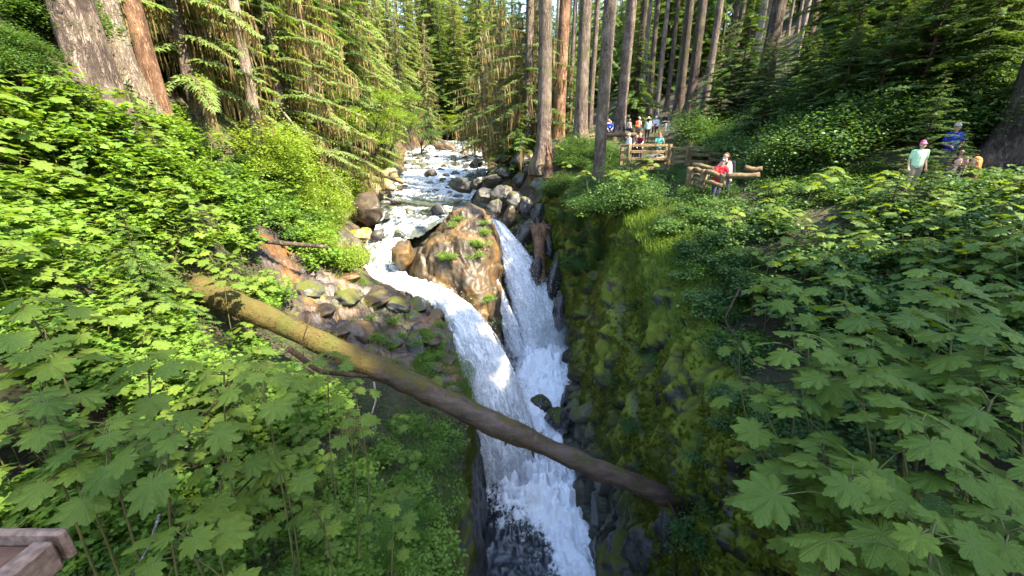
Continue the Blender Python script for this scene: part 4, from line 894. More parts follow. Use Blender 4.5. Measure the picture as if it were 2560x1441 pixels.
ob('knoll_grass', m.mesh('knoll_grass', M_GRASS), kind='stuff', label='fine soft grass hanging over the mossy right rim')
m = MB()
for n, cx, cy, rx, ry, L in ((5200,-2.3,4.6,1.5,1.6,.26),(3800,-2.2,6.8,1.2,1.8,.26),(2600,-2.4,9.5,1.0,1.5,.28),(3000,-2.6,13.0,1.2,1.1,.32),(1500,-1.9,11.6,.6,.9,.3),(900,-7.3,16.2,.9,.7,.35),(1600,-4.0,12.2,1.0,.7,.25),(1500,-5.5,14.2,1.6,.9,.18)):
    P = ground_pts(n, cx, cy, rx, ry, r); m.add(*blades(P, np.tile(up, (n, 1)), L, .0055, r))
ob('bank_grass', m.mesh('bank_grass', M_GRASS), kind='stuff', label='grass on the left canyon edge and rock outcrop')
def tufts(V, N, wgt, n, size, r):
    i = r.choice(len(V), n, p=wgt / wgt.sum()); P = V[i] + r.normal(size=(n, 3)) * .05; N = N[i]
    a = r.normal(size=(n, 3)); a -= (a * N).sum(1)[:, None] * N; a /= np.linalg.norm(a, axis=1)[:, None]; b = np.cross(N, a); s = size * r.uniform(.5, 1.5, n)[:, None]
    dn = np.array([0, 0, -.5])
    W_ = np.stack([P + a * s, P - a * s * .5 + b * s * .87, P - a * s * .5 - b * s * .87, P + N * s * .9 + dn * s], 1).reshape(-1, 3)
    k = np.arange(n)[:, None] * 4
    return W_, np.concatenate([k + [0, 1, 3], k + [1, 2, 3], k + [2, 0, 3]]), np.repeat(r.random(n), 4)
def unit(x): return x / (np.linalg.norm(x, axis=1)[:, None] + 1e-9)
m = MB()
V, F, mo, N = WALLS[1]; NN = unit(vnormals(V, F) + 0); wg = (mo > .45) * (V[:, 1] > 3) * (V[:, 2] > -12) * smooth(-.25, .25, fbm(V * (.7, .7, .45), 3, 77) + .12) + 1e-9
m.add(*tufts(V, N, wg, 50000, .030, r)); m.add(*tufts(V, N, wg, 14000, .065, r))
V, F, mo, N = WALLS[-1]; wg = (mo > .3) * (V[:, 1] > 2) * (V[:, 1] < 15) * smooth(-.2, .3, fbm(V * .7, 3, 78)) + 1e-9
m.add(*tufts(V, N, wg, 12000, .034, r))
ob('wall_moss', m.mesh('wall_moss', M_MOSSTUFT), kind='stuff', label='thick green moss on the canyon walls')
# small ground-cover leaves on both banks
m = MB(); n = 26000
def cover(n, xs, ys_, size):
    x = r.uniform(*xs, n); y = r.uniform(*ys_, n); keep = (rockmask(x, y) < .4) & ((x < rimL(y) - .05) | (x > rimR(y) + .05)); x, y = x[keep], y[keep]; n = len(x)
    P = np.c_[x, y, ground(x, y) + r.uniform(.02, .34, n)]; a = r.uniform(0, 6.28, n); d = np.c_[np.cos(a), np.sin(a), r.normal(size=n) * .3]; u = np.c_[r.normal(size=(n, 2)) * .35, np.ones(n)]
    q = np.cross(d, u); q = unit(q); s = size * r.uniform(.5, 1.4, n)[:, None]
    V = np.stack([P, P + d * s * .45 + q * s * .38, P + d * s, P + d * s * .45 - q * s * .38], 1).reshape(-1, 3)
    m.add(V, np.arange(n)[:, None] * 4 + [[0, 1, 2, 3]], np.repeat(r.random(n), 4))
cover(30000, (-9, -1.2), (1, 14), .06); cover(26000, (2.6, 12), (.5, 15), .06); cover(26000, (-14, -8), (5, 26), .09); cover(20000, (4, 22), (14, 40), .11)
M_COVER = leaf_mat('shaded_cover_leaf', (.022, .055, .012), (.055, .11, .02), .3)  # leaf colour darkened to paint deep shade beneath the shrubs
ob('ground_cover', m.mesh('ground_cover', M_COVER), kind='stuff', label='low mixed leaves covering the forest floor')
# plants growing out of the right wall and on the island
V, F, mo, N = WALLS[1]; wsel = np.where((V[:, 1] > 17) & (V[:, 1] < 23.5) & (V[:, 2] > -6.5) & (V[:, 2] < -2))[0]
for i in r.choice(wsel, 34): shrub(V[i], 'dark' if r.random() < .5 else 'low', 'leafy plant growing out of the far right canyon wall', 'plants on the far right wall', r.uniform(.45, .8), 'wall_plant')
wsel = np.where((V[:, 1] > 4.5) & (V[:, 1] < 12) & (V[:, 2] > -9) & (V[:, 2] < -4.2))[0]
for i in r.choice(wsel, 26): shrub(V[i], 'low', 'small leafy plant rooted in the near right canyon wall', 'plants on the near right wall', r.uniform(.4, .75), 'wall_plant')
wsel = np.where((V[:, 1] > 16) & (V[:, 1] < 23) & (V[:, 2] > -7) & (V[:, 2] < -3))[0]
for i in r.choice(wsel, 10): fern(V[i], 'fern hanging from the far right canyon wall', 'ferns on the far right wall', .8, 9)
IV = ISLAND_V
for px, py in ((1105,620),(1130,628),(1092,636),(1205,600),(1222,610),(1125,545),(1215,640),(1232,575),(1225,545),(1255,810),(1240,760),(1140,530)):
    q = proj(IV); d = np.hypot(q[:, 0] - px, q[:, 1] - py) + (q[:, 2] > 27) * 50; i = np.where(d < 25)[0]
    i = i[np.argmin(q[i, 2])] if len(i) else int(np.argmin(d))
    shrub(IV[i], 'lowlight', 'bright green plant tuft growing on the rock island', 'plant tufts on the rock island', R.uniform(.6, 1.0), 'plant_tuft')
for px, py, t, lab in ((300,650,7.6,'broad-leaved shrub covering the upper end of the fallen log'),(390,700,7.4,'broad-leaved shrub overlapping the log near its upper end'),(470,640,9.5,'broad-leaved shrub just behind the upper end of the log'),(560,690,8.6,'broad-leaved shrub with leaves touching the top of the log'),(640,880,6.2,'broad-leaved shrub just below the middle of the log'),(740,940,6.2,'broad-leaved shrub below the log beside the dead branch')):
    hero(px, py, t, 10, .30, lab, off=(-.2, .1))

shrubs(22, [(680,1120),(1080,1120),(1110,1400),(900,1441),(680,1441)], 'maple', .35, 3, 13, (.36, .6), 'lobed-leaved shrub on the grassy slope at the left edge of the gorge', 'lobed shrubs on the left gorge edge')
for px, py in ((760,1240),(860,1180),(950,1290),(1030,1330),(880,1350),(1050,1160),(780,1390)):
    P = hit(px, py, .2); P[2] = g1(P[0], P[1]) + .02; fern(P, 'sword fern on the grassy slope at the left edge of the gorge', 'ferns on the left gorge edge', R.uniform(.6, .9))
# ------------------------------------------------------------------ trees
M_BARK = bark_mat('grey_bark', (.085, .062, .048), (.26, .20, .165), (.10, .10, .03), mossamt=.35)
M_BARKRED = bark_mat('red_bark', (.14, .075, .045), (.36, .21, .13), None)
M_BARKDARK = bark_mat('dark_bark', (.045, .034, .026), (.14, .105, .08), (.05, .06, .015), mossamt=.5)
M_BARKPALE = bark_mat('pale_bark', (.17, .13, .10), (.42, .34, .27), (.16, .15, .05), (9, 9, 3), .3)
BARKS = {'grey': M_BARK, 'red': M_BARKRED, 'dark': M_BARKDARK, 'pale': M_BARKPALE}
def trunk_mesh(seed, H, d, mat, flare=.55, n=22, rings=46, sweep=0.0):
    r = np.random.default_rng(seed); h = np.r_[np.linspace(-1.0, 3, 16), np.linspace(3, H, rings - 16 + 1)[1:]]
    rad_ = d / 2 * (1 - .72 * np.clip(h / H, 0, 1)) * (1 + flare * np.exp(-np.clip(h, -.4, 9) / .7))
    P = np.c_[sweep * np.sin(h * .09) + .04 * np.sin(h * .33 + seed), .04 * np.cos(h * .27 + seed), h]
    V, F = tube(P, rad_, n); ang = np.arctan2(V[:, 1] - np.repeat(P[:, 1], n), V[:, 0] - np.repeat(P[:, 0], n)); hh = np.repeat(h, n); rr = np.repeat(rad_, n)
    butt = np.cos(ang * 5 + seed + .3 * np.sin(hh)) * np.exp(-np.clip(hh, 0, 9) / .8) * .16
    q = np.c_[np.cos(ang) * 3, np.sin(ang) * 3, hh * .8 + seed * 7]
    dlt = rr * (butt + fbm(q, 3, seed) * .06); V[:, 0] += np.cos(ang) * dlt; V[:, 1] += np.sin(ang) * dlt
    return mk('trunk', V, F, mat)
TRUNKS = {(k, b): trunk_mesh(20 + k, 38, .8, BARKS[b], sweep=.12 * (k - 1)) for k in range(3) for b in BARKS}

def conifer_np(seed, H, h0, Rad, nb, ntw, droop=.35, tw=.30, top=1.0, width=.26, moss=0, wood=True, asym=None, curve=.45):
    """branches with flat side sprays; returns foliage, wood and hanging-moss collectors"""
    r = np.random.default_rng(seed); fo, wd, mo = MB(), MB(), MB(); B, D, S_, T_ = [], [], [], []
    for b in range(nb):
        k = (b + r.random()) / nb; h = h0 + (H - h0) * k; a = b * 2.39996 + r.uniform(-.4, .4)
        L = Rad * (1 - k * top) ** .75 * r.uniform(.6, 1.15) + .12
        if asym is not None: L *= 1 + asym[1] * math.cos(a - asym[0])
        d0 = np.array([math.cos(a), math.sin(a), 0.0]); u = np.linspace(0, 1, 6)
        z = L * (.12 * u - droop * r.uniform(.6, 1.45) * u ** 1.6 + r.uniform(-.10, .22) * u)
        P = np.c_[d0[0] * u * L, d0[1] * u * L, h + z]
        if wood: addtube(wd, P, np.linspace(.012 + .012 * L, .004, 6), 4, cap=False)
        m = max(5, int(ntw * (L / Rad) ** .6)); uu = np.linspace(.14, 1, m)
        for i, x in enumerate(uu):
            p = np.array([np.interp(x, u, P[:, c]) for c in range(3)]); q = np.array([np.interp(min(1, x + .05), u, P[:, c]) for c in range(3)]) - np.array([np.interp(x - .05, u, P[:, c]) for c in range(3)]); q /= np.linalg.norm(q) + 1e-9
            side = np.array([-q[1], q[0], 0]); side /= np.linalg.norm(side) + 1e-9
            for s in (-1, 1) if i < m - 1 else (0,):
                dd = q * (.55 + .5 * x) + side * s * r.uniform(.7, 1.1) + np.array([0, 0, -droop * r.uniform(.2, 1.1) * curve]); dd /= np.linalg.norm(dd)
                B.append(p + r.normal(size=3) * .02); D.append(dd); S_.append(L * tw * (1.15 - .75 * x) * r.uniform(.7, 1.25) + .05); T_.append(r.random() * .55 + .45 * x)
        if moss:
            for x in r.uniform(.1, .95, r.poisson(moss * L)):
                p = np.array([np.interp(x, u, P[:, c]) for c in range(3)]) + r.normal(size=3) * (.06, .06, .01); ln = r.uniform(.25, 1.0) * (.5 + .25 * L); w_ = r.uniform(.02, .06)
                t_ = np.array([d0[0], d0[1], 0]) * w_ * r.choice([-1, 1]) if r.random() < .6 else np.array([-d0[1], d0[0], 0]) * w_
                e = r.normal(size=3) * .05
                mo.add([p - t_, p + t_, p + t_ * .8 + e - [0, 0, ln * .55], p - t_ * .9 + e - [0, 0, ln * .5], p + e * 2 - [0, 0, ln]], [(0, 1, 2), (0, 2, 3), (3, 2, 4)], r.random())
    B, D, S_, T_ = np.array(B), np.array(D), np.array(S_), np.array(T_); n = len(B)
    up = np.array([0, 0, 1.0]) + r.normal(size=(n, 3)) * .22; x = np.cross(D, up); x = unit(x); up = np.cross(x, D)
    # each spray: a midrib with narrow side leaflets
    K = [((0, 0), (0, 1), .075), ((0, .18), (.36, .46), .06), ((0, .18), (-.36, .46), .06), ((0, .45), (.30, .74), .055), ((0, .45), (-.30, .74), .055)]
    ol = []
    for (ax, ay), (bx, by), w_ in K:
        mx, my = (ax + bx) / 2, (ay + by) / 2; dx, dy = bx - ax, by - ay; l = math.hypot(dx, dy); nx, ny = -dy / l * w_, dx / l * w_
        ol += [(ax, ay, 0), (mx + nx, my + ny, .02 - .05 * abs(mx)), (bx, by, -.10 * by - .12 * abs(bx)), (mx - nx, my - ny, .02 - .05 * abs(mx))]
    ol = np.array(ol) * (width / .26, 1, 1)
    V = B[:, None] + S_[:, None, None] * (ol[None, :, 0, None] * x[:, None] + ol[None, :, 1, None] * D[:, None] + ol[None, :, 2, None] * up[:, None])
    qd = np.arange(20).reshape(5, 4)
    fo.add(V.reshape(-1, 3), (np.arange(n)[:, None, None] * 20 + qd).reshape(-1, 4), np.repeat(T_, 20))
    return fo, wd, mo
def conifer_proto(mat, bark, tname, H, d, *a, **kw):
    fo, wd, mo = conifer_np(*a, **kw); addtube(wd, np.array([[0, 0, -.6], [0, 0, H * .5], [0, 0, H * .97]]), (d * .5, d * .3, .02), 10, cap=False)
    p = {'foliage': fo.mesh('foliage', mat), 'trunk': wd.mesh('trunk', bark)}
    if mo.n: p['hanging_moss'] = mo.mesh('hanging_moss', M_HANG)
    return p
TALL = [conifer_proto(M_HEMPALE if k >= 2 else M_HEM, M_BARKDARK, 'trunk', 30, .7, 400 + k, 30, 1.5, 4.4, 150, 15, .55, .26, width=.36, moss=(0, 0, 3.0, 2.0)[k]) for k in range(4)]
CANOPY = [conifer_proto(M_HEM, M_BARKDARK, 'trunk', 18, .4, 420 + k, 18, .3, 3.6, 90, 12, .5, .30, width=.4) for k in range(2)]
YOUNG = [conifer_proto(M_FIR if k < 2 else M_HEM, M_TWIG, 'trunk', 5.5, .12, 430 + k, 5.5, .25, 2.3, 64, 24, .18 if k < 2 else .4, .19, width=.34) for k in range(4)]
MOSSY = [conifer_proto((M_HEMPALE, M_HEM, M_HEMPALE)[k], M_BARK, 'trunk', 26, .75, 440 + k, 26, 1.2, 5.0, (110, 150, 140)[k], (22, 28, 26)[k], .48, .18, width=.32, moss=(15, 6, 10)[k], curve=1.0) for k in range(3)]
BARE = [conifer_proto(M_HEM, M_BARK, 'trunk', 14, .5, 450 + k, 14, 2.0, 5.5, 70, 16, .40, .15, width=.34, moss=7) for k in range(2)]
def conifer(P, protos, label, group, s=1.0, name='conifer', cat='tree', rz=None, k=None, wide=1.0):
    p = protos[int(R.integers(len(protos))) if k is None else k]; o = thing(name, label, cat, P, R.uniform(0, 6.28) if rz is None else rz, group, (s * wide, s * wide, s * R.uniform(.9, 1.15)))
    for nm, me in p.items(): ob(nm, me, o, kind='stuff' if nm == 'hanging_moss' else None)
    return o

# which crowns may stand where: sun-lit places of the photograph must see the sun, shaded ones not
LIT = np.array([(-9,8,.2),(-7.5,10,-1),(-9.5,12.5,-.5),(-10,16,-1),(-10.5,19,-1.5),(-11,25,-2),(-3,20,-3.6),(-2.5,23.5,-2),(-4.5,20,-4.3),(-2,18.2,-5.5),(-5.9,19.6,-5.8),(-8.2,22,-5),(-4,17.8,-6.2),(-9,14.5,-3.8),(-8,14.2,-4.8),(-6.8,15.2,-5.0),
 (-7.4,8.6,-2.3),(-8,33,-3),(-9,48,-1),(-12,70,2),(-16,100,5),(-9.6,9.9,3),(-9.4,9.9,6),(-10.7,12,4),(-11.6,14,5),(-12.2,20,3),(-12.2,20,7),(-12,26,5),(-13,33,6),(-14,45,6),(-11.5,38,3),(-11,30,1),(-13,28,9),(-18,60,10),(-14,80,14),(-10,60,3),(4,32.5,5),(4,32.5,9),(3,70,10),(14,28,5),(21,31,9),(5,42,4),(11,46,7),(2,37,4),(9.5,7.5,-.6),(13,16,1.8),(7.6,13.5,-.4),(9,31,3),(16,22,4.5),(8,8,-1),(9.5,6.5,-.6),(7,10.5,-1.2),(11,8.5,-.3),(5.2,12.8,-1.2),(5.3,10.6,-2),(-6,6,-1.5),(-6.5,8.3,-2),(-14,120,14),(-20,125,18),(-5,90,10),(-2,60,5),(-15,100,12),(-25,130,22),(12,22,3),(19,27,7),(24,22,8),(15,14,3),(18,18,6),(10,26,2.5),(26,30,10),(12,38,6)])
SHADE = np.array([(x, y, -2.2) for x in (-5.5,-4,-2.5) for y in (2,3.5,5,6.5)] + [(-3,9,-6),(-1.5,10,-7.5),(-4,11,-5.8),(-5,13,-6),(-1,8,-5.4),(1,7.5,-6),(3,7,-7)] + [(x, y, z) for x, z in ((4.8,-2),(7,-1),(10,.5)) for y in (2,5,11,14,17,20)] + [(3,y,-7) for y in (5,9,13,17,21)] + [(-5,13.3,-6.5),(-6,13.6,-5.6),(-4,13,-7),(-3.2,14.3,-6.8),(-1,15.3,-8.5),(-6.3,12,-5.6)] + [(2.5,21,-9),(1.5,22.5,-6.5),(2,27,6),(3,26,3),(6,24,1)])
def blocks(T, P, h0, h1, rr):
    """targets whose sun ray passes the crown (a cone-like column above P)"""
    D = T - np.array([P[0], P[1], 0]); s = SUN; hh = s[0]**2 + s[1]**2; k = np.maximum(-(D[:, :2] @ s[:2]) / hh, 0)
    c = D + k[:, None] * s; d = np.hypot(c[:, 0], c[:, 1]); z = c[:, 2] - P[2]
    f = np.clip((z - h0) / (h1 - h0), 0, 1); return (d < rr * (1.05 - .8 * f)) & (z > h0 - 1) & (z < h1)
def allowed(P, h0, h1, rr, slack=0): return blocks(LIT, P, h0, h1, rr + .3).sum() <= slack
def tall_tree(px, t, d, bark, label, basey=None, H=38, group=None, lean=0.0, k=None, crown=True, name='tall_conifer', h0=17):
    q = at(px, basey or 380, t); x, y = q[0], q[1]; P = np.array([x, y, g1(x, y) - .05])
    o = thing(name, label, 'tree', P, R.uniform(0, 6.28), group); o.rotation_euler = (0, lean, R.uniform(0, .01))
    tr = ob('trunk', TRUNKS[(int(R.integers(3)) if k is None else k, bark)], o, loc=(0, 0, 0)); tr.scale = (d / .8, d / .8, H / 38); tr.rotation_euler = (0, 0, R.uniform(0, 6.28))
    if crown and (px < 1000 or int(px) % 2) and allowed(P, h0, H, 3.4):
        p = CANOPY[int(R.integers(2))]; c = ob('crown', p['foliage'], o, loc=(0, 0, h0)); c.scale = (1, 1, (H - h0 + 2) / 18); b = ob('branches', p['trunk'], o, loc=(0, 0, h0)); b.scale = c.scale
    return o
L_ = tall_tree
# left bank trunks
BIGL = trunk_mesh(31, 40, .86, M_BARK, .12, 40, 90); BIGR = trunk_mesh(37, 40, .95, M_BARKDARK, 1.1, 40, 90)
for px, t, d, bark, lab, by in ((256,9.6,.86,'grey','widest pale brown trunk at the upper left, sunlit in patches',265),(344,12.2,.57,'pale','cream coloured trunk just right of the widest left trunk',290),(404,14.3,.6,'red','reddish sunlit trunk third from the left'  ,290),(657,18.6,.48,'pale','slim pale flaking trunk standing alone right of the left trunk group',390)):
    o = L_(px, t, d, bark, lab, by, crown=True)
    if d == .86:
        for c in o.children:
            if c.name.startswith('trunk'): c.data = BIGL; c.scale = (1, 1, 1)
for px, t, d, bark, by, lab in ((1358,26,.95,'grey',380,'thick grey ridged trunk standing leftmost above the canyon rim'),(1397,31,.98,'red',340,'reddish sunlit trunk behind the two hikers'),(1449,26,.86,'grey',345,'grey brown trunk right of the sunlit red trunk'),
    (1497,21,.66,'grey',430,'straight grey trunk standing in front of the log bench'),(1551,30.5,.84,'grey',310,'mottled trunk behind the seated visitors, leaning slightly right'),(1318,31,.72,'grey',330,'trunk at the left of the group, partly behind drooping branches'),
    (1334,37,.55,'dark',330,'thin dark trunk between the leftmost two by the rim'),(1722,32,.80,'dark',290,'dark trunk above the platform, right of the sunlit saplings'),(1757,28,.52,'grey',300,'slim leaning trunk right of the platform trees'),(1906,24,.82,'dark',235,'broad dark trunk above the right railing with a lit patch at its foot'),
    (1996,24,.52,'dark',220,'slender dark trunk right of the broad dark one'),(2130,26,.80,'dark',100,'reddish dark trunk high on the right slope'),(2222,27,.62,'dark',90,'dark trunk high on the slope left of the twin far trunks'),(2338,27,.80,'dark',110,'straight dark trunk near the top right'),(2270,30,.8,'dark',90,'dark trunk behind fir boughs near the top right'),
    (1985,38,.55,'pale',190,'narrow trunk lit white by the sun on the right slope'),(1880,40,.5,'pale',200,'thin pale trunk behind the broad dark one'),(1510,42,.5,'pale',320,'thin pale trunk glimpsed behind the grey front trunk'),(1425,44,.6,'grey',320,'thin trunk in shade behind the sunlit red trunk'),(1640,46,.62,'grey',290,'thin trunk behind the standing visitors'),(1665,50,.6,'dark',280,'dark trunk far behind the visitors'),(1600,52,.6,'grey',290,'far trunk behind the seated visitors'),(1700,46,.45,'dark',270,'thin dark far trunk left of the dark platform tree'),
    (1820,42,.6,'dark',250,'dark trunk on the slope behind the right railing'),(2060,36,.6,'dark',170,'dark trunk on the upper slope left of the reddish one'),(2420,24,.7,'dark',120,'trunk at the top right among ferny boughs')):
    L_(px, t, d, bark, lab, by, H=40 if d > .7 else 34)
o = L_(2548, 11.6, .95, 'dark', 'huge dark buttressed trunk at the right edge above the trail', 330, H=40)
for c in o.children:
    if c.name.startswith('trunk'): c.data = BIGR; c.scale = (1, 1, 1)
r2 = np.random.default_rng(99); n = 0
while n < 60:                                               # further trunks in the dark wood on the right
    x, y = r2.uniform(3, 62), r2.uniform(36, 100); px, py, t = proj((x, y, 3))[0]
    if px < 1380 or px > 2750: continue
    d = r2.uniform(.4, .8); P = np.array([x, y, g1(x, y) - .05]); o = thing('tall_conifer', 'distant trunk in the dark wood behind the platform', 'tree', P, 0, 'distant trunks in the right wood')
    tr = ob('trunk', TRUNKS[(int(r2.integers(3)), ('dark', 'grey', 'pale')[int(r2.choice(3, p=[.55, .3, .15]))])], o); tr.scale = (d / .8, d / .8, .95)
    if n % 3 == 0 and allowed(P, 9, 37, 3.2): p = CANOPY[n % 2]; c = ob('crown', p['foliage'], o, loc=(0, 0, 9)); c.scale = (.9, .9, 1.6)
    n += 1
# mossy hemlocks and conifers on the left bank and up the valley
for px, py, t, s, k, lab in ((505,330,17.5,.8,0,'hemlock draped in brown hanging moss beside the left trunks'),(720,380,23,.85,2,'pale green drooping hemlock on the left bank'),(800,380,27,.9,0,'drooping mossy hemlock left of the creek'),(590,330,26,.95,1,'mossy hemlock behind the slim pale trunk'),(880,370,38,.95,2,'pale hemlock further up the left creek shore'),(420,200,21,.9,1,'mossy hemlock high on the left slope'),
    (1075,345,92,.9,0,'tall pale hemlock at the head of the creek view'),(1010,350,75,.9,1,'dense hemlock left of the creek far upstream'),(950,360,58,.95,2,'mid distance hemlock on the left shore')):
    q = at(px, py, t); conifer((q[0], q[1], g1(q[0], q[1])), MOSSY, lab, None, s, 'mossy_hemlock', k=k)
for px, py, t, s, k, lab in ((1316,335,31.5,1.0,0,'dark hemlock with long moss draped boughs reaching over the creek'),(1250,350,42,1.1,1,'shaded mossy conifer on the right creek shore'),(1210,350,58,1.2,0,'mossy conifer behind the shaded one on the right shore'),(1290,345,36,.9,1,'short mossy conifer beside the long boughed hemlock')):
    q = at(px, py, t); conifer((q[0], q[1], g1(q[0], q[1])), BARE, lab, None, s * 1.1, 'mossy_hemlock', k=k)
far = []; n = 0
while n < 190:                                              # forest closing the valley
    y = 45 + 165 * r2.random() ** .8; x = r2.uniform(-75, 70)
    if abs(x - creek_c(y)) < creek_w(y) + 2.5: continue
    px, py, t = proj((x, y, float(ground(np.array([x]), np.array([y]))[0]) + 10))[0]
    if px < -250 or px > 2800 or t < 30: continue
    if px > 1640 and t < 58: continue
    if any(math.hypot(x - a, y - b) < 2.4 + t * .012 for a, b in far): continue
    P = (x, y, g1(x, y) - .1); side = 'left' if x < creek_c(y) else 'right'
    if not allowed(np.array(P), 2, 30, 3.2, 1 if y > 60 else 0) or (side == 'right' and y < 75 and r2.random() < .55): continue
    far.append((x, y)); conifer(P, TALL, 'tall conifer in the forest on the %s side up the valley' % side, 'conifers up the valley, %s side' % side, r2.uniform(.85, 1.25), 'valley_conifer', wide=1.0 if y < 70 else 1.35); n += 1
for _ in range(60):                                         # sloped wood high on the left
    for tr_ in range(20):
        x, y = r2.uniform(-45, -14), r2.uniform(8, 45); px, py, t = proj((x, y, g1(x, y) + 6))[0]
        if -250 < px < 700 and 16 < t and all(math.hypot(x - a, y - b) > 3 for a, b in far): break
    far.append((x, y)); conifer((x, y, g1(x, y)), TALL, 'conifer in the wood above the upper left slope', 'conifers above the left slope', r2.uniform(.6, .95), 'slope_conifer')
for x, y, s_ in ((-26,118,1.2),(-20,122,1.35),(-14,120,1.2),(-9,124,1.4),(-3,122,1.3),(-30,130,1.5),(-23,133,1.5),(-17,131,1.35),(-11,136,1.6),(-5,133,1.5),(2,131,1.4),(-27,145,1.6),(-19,148,1.7),(-12,150,1.7),(-6,147,1.6),(0,146,1.6),(-33,142,1.6),(7,140,1.5),(-20,175,2.2),(-14,178,2.3),(-27,172,2.1),(-9,182,2.3),(-33,180,2.2),(-3,176,2.1),(-24,190,2.5),(-16,195,2.5),(-18,141,1.7),(-24,139,1.7),(-10,143,1.7),(-38,128,1.3),(-23,160,1.8),(-14,162,1.8),(-8,165,1.8),(-30,160,1.8)):
    if abs(x - creek_c(y)) > 4: conifer((x, y, g1(x, y) - .2), TALL, 'tall conifer closing the view where the creek bends away', 'conifers at the creek bend', s_, 'valley_conifer', wide=1.45)
for i, px in enumerate(range(925, 1150, 15)):
    q = at(px, 330, 118 + (i * 37 % 50)); x, y = q[0], q[1]
    if abs(x - creek_c(y)) > 4: conifer((x, y, g1(x, y) - .2), TALL, 'very tall pale conifer behind the bend of the creek', 'very tall conifers behind the bend', 1.7 + (i * 13 % 7) * .09, 'valley_conifer', k=2 + i % 2, wide=1.6)
# young firs with flat boughs
n = 0
for px, py, t, s, k, lab in ((2270,330,14,1.25,0,'young fir with flat layered boughs above the trail walkers'),(2090,300,17,1.1,1,'young fir left of the trail walkers'),(2330,250,15,1.0,1,'fir with pale bough tips in front of the huge right trunk'),(1860,150,30,1.3,2,'young hemlock lit by the sun between dark trunks on the right'),(1800,270,24,.9,0,'young fir behind the right railing'),(2200,180,20,1.4,0,'tall young fir high on the right slope'),
    (1590,200,34,1.4,2,'hemlock sapling with lit boughs beside the front trunk'),(1420,200,33,1.3,3,'sapling with bright boughs between the two left trunks'),(1900,330,18,.8,1,'small fir right of the slender dark trunk'),(270,420,6.5,.42,2,'slim hemlock sapling with bare lower stem on the left slope'),(2040,250,22,1.1,3,'drooping hemlock sapling on the right slope'),(1290,300,30,1.2,3,'drooping hemlock at the left foot of the trunk group')):
    q = at(px, py, t); z = g1(q[0], q[1]); conifer((q[0], q[1], z), YOUNG, lab, None, s, 'young_fir', k=k)
for px, t, s_ in ((-60,9,.9),(-10,11,1.1),(30,13,1.2),(70,15,1.3),(110,17,1.4),(20,17,1.4),(-40,14,1.3),(130,13,.9),(-90,12,1.2)):
    q = at(px, 150, t); conifer((q[0], q[1], g1(q[0], q[1])), YOUNG, 'dark drooping young hemlock left of the widest trunk', 'young hemlocks at the upper left', s_, 'young_conifer', k=2 + int(t) % 2)
for px, t, s_ in ((2262,8.6,.27),(2345,8.3,.25),(2300,11.5,.5),(2392,9.7,.27)):
    q = at(px, 400, t); conifer((q[0], q[1], g1(q[0], q[1])), YOUNG, 'small fir bough clump in front of the trail walkers at the right', 'small firs in front of the walkers', s_, 'young_conifer', k=int(t) % 2)
while n < 66:
    P = hit(r2.uniform(1650, 2520), r2.uniform(-40, 330), .5)
    if P is None or P[1] < 12: n += 1; continue
    conifer((P[0], P[1], g1(P[0], P[1])), YOUNG, 'young conifer in the dim understorey of the right slope', 'young conifers on the right slope', r2.uniform(.4, .85), 'young_conifer'); n += 1
# deciduous trees over the creek
def small_tree(P, H, seed, mat, label, n=9, lean=(0, 0), spread=2.2, leaf=.14):
    r = np.random.default_rng(seed); wd = MB(); fo = MB(); o = thing('creek_tree', label, 'tree', P)
    for b in range(n):
        a = r.uniform(0, 6.28); e = np.array([math.cos(a) * spread * r.uniform(.4, 1) + lean[0], math.sin(a) * spread * r.uniform(.4, 1) + lean[1], H * r.uniform(.45, 1.0)])
        s = np.array([lean[0] * .3, lean[1] * .3, H * r.uniform(.12, .4)]); mid = (s + e) / 2 + r.normal(size=3) * .25
        addtube(wd, np.array([[0, 0, -.3], s * .6, s, mid, e]), (.11, .085, .07, .045, .012), 6, cap=False)
        f, _ = bush(seed * 10 + b, 420, spread * .5, 1.3, leaf); V = np.concatenate(f.V); fo.add(V + e - [0, 0, .8], np.concatenate(f.F3), np.concatenate(f.T))
    ob('trunk', wd.mesh('trunk', M_BARKDARK), o); ob('crown', fo.mesh('crown', mat), o); return o
for px, t, H, sd, mat, lab, lean, sp in ((1052,66,6.5,1,M_DARKBUSH,'small dark crooked tree leaning over the left shore of the creek',(.8,0),2.6),(1030,60,13,2,M_DARKBUSH,'slender dark leaved tree on the left shore behind the crooked one',(0,0),2.2),(955,40,7,3,M_LIGHTBUSH,'yellow-green leaning tree on the left shore nearest the pool',(.8,0),2.4),(920,36,8,4,M_LIGHTBUSH,'bright yellow-green tree above the tan rocks',(.5,0),2.4),(985,50,8,5,M_LIGHTBUSH,'bright leafy tree on the left shore further upstream',(.5,0),2.4),(875,31,7,6,M_LIGHTBUSH,'pale leafy tree on the bank left of the pool',(.3,0),2.4),(1120,105,7,7,M_LIGHTBUSH,'sunlit tree at the far bend of the creek',(0,0),3),(1175,92,7,8,M_LIGHTBUSH,'sunlit tree on the far right shore of the creek',(0,0),2.6)):
    q = at(px, 380, t); small_tree((q[0], q[1], g1(q[0], q[1])), H, sd, mat, lab, lean=lean, spread=sp)
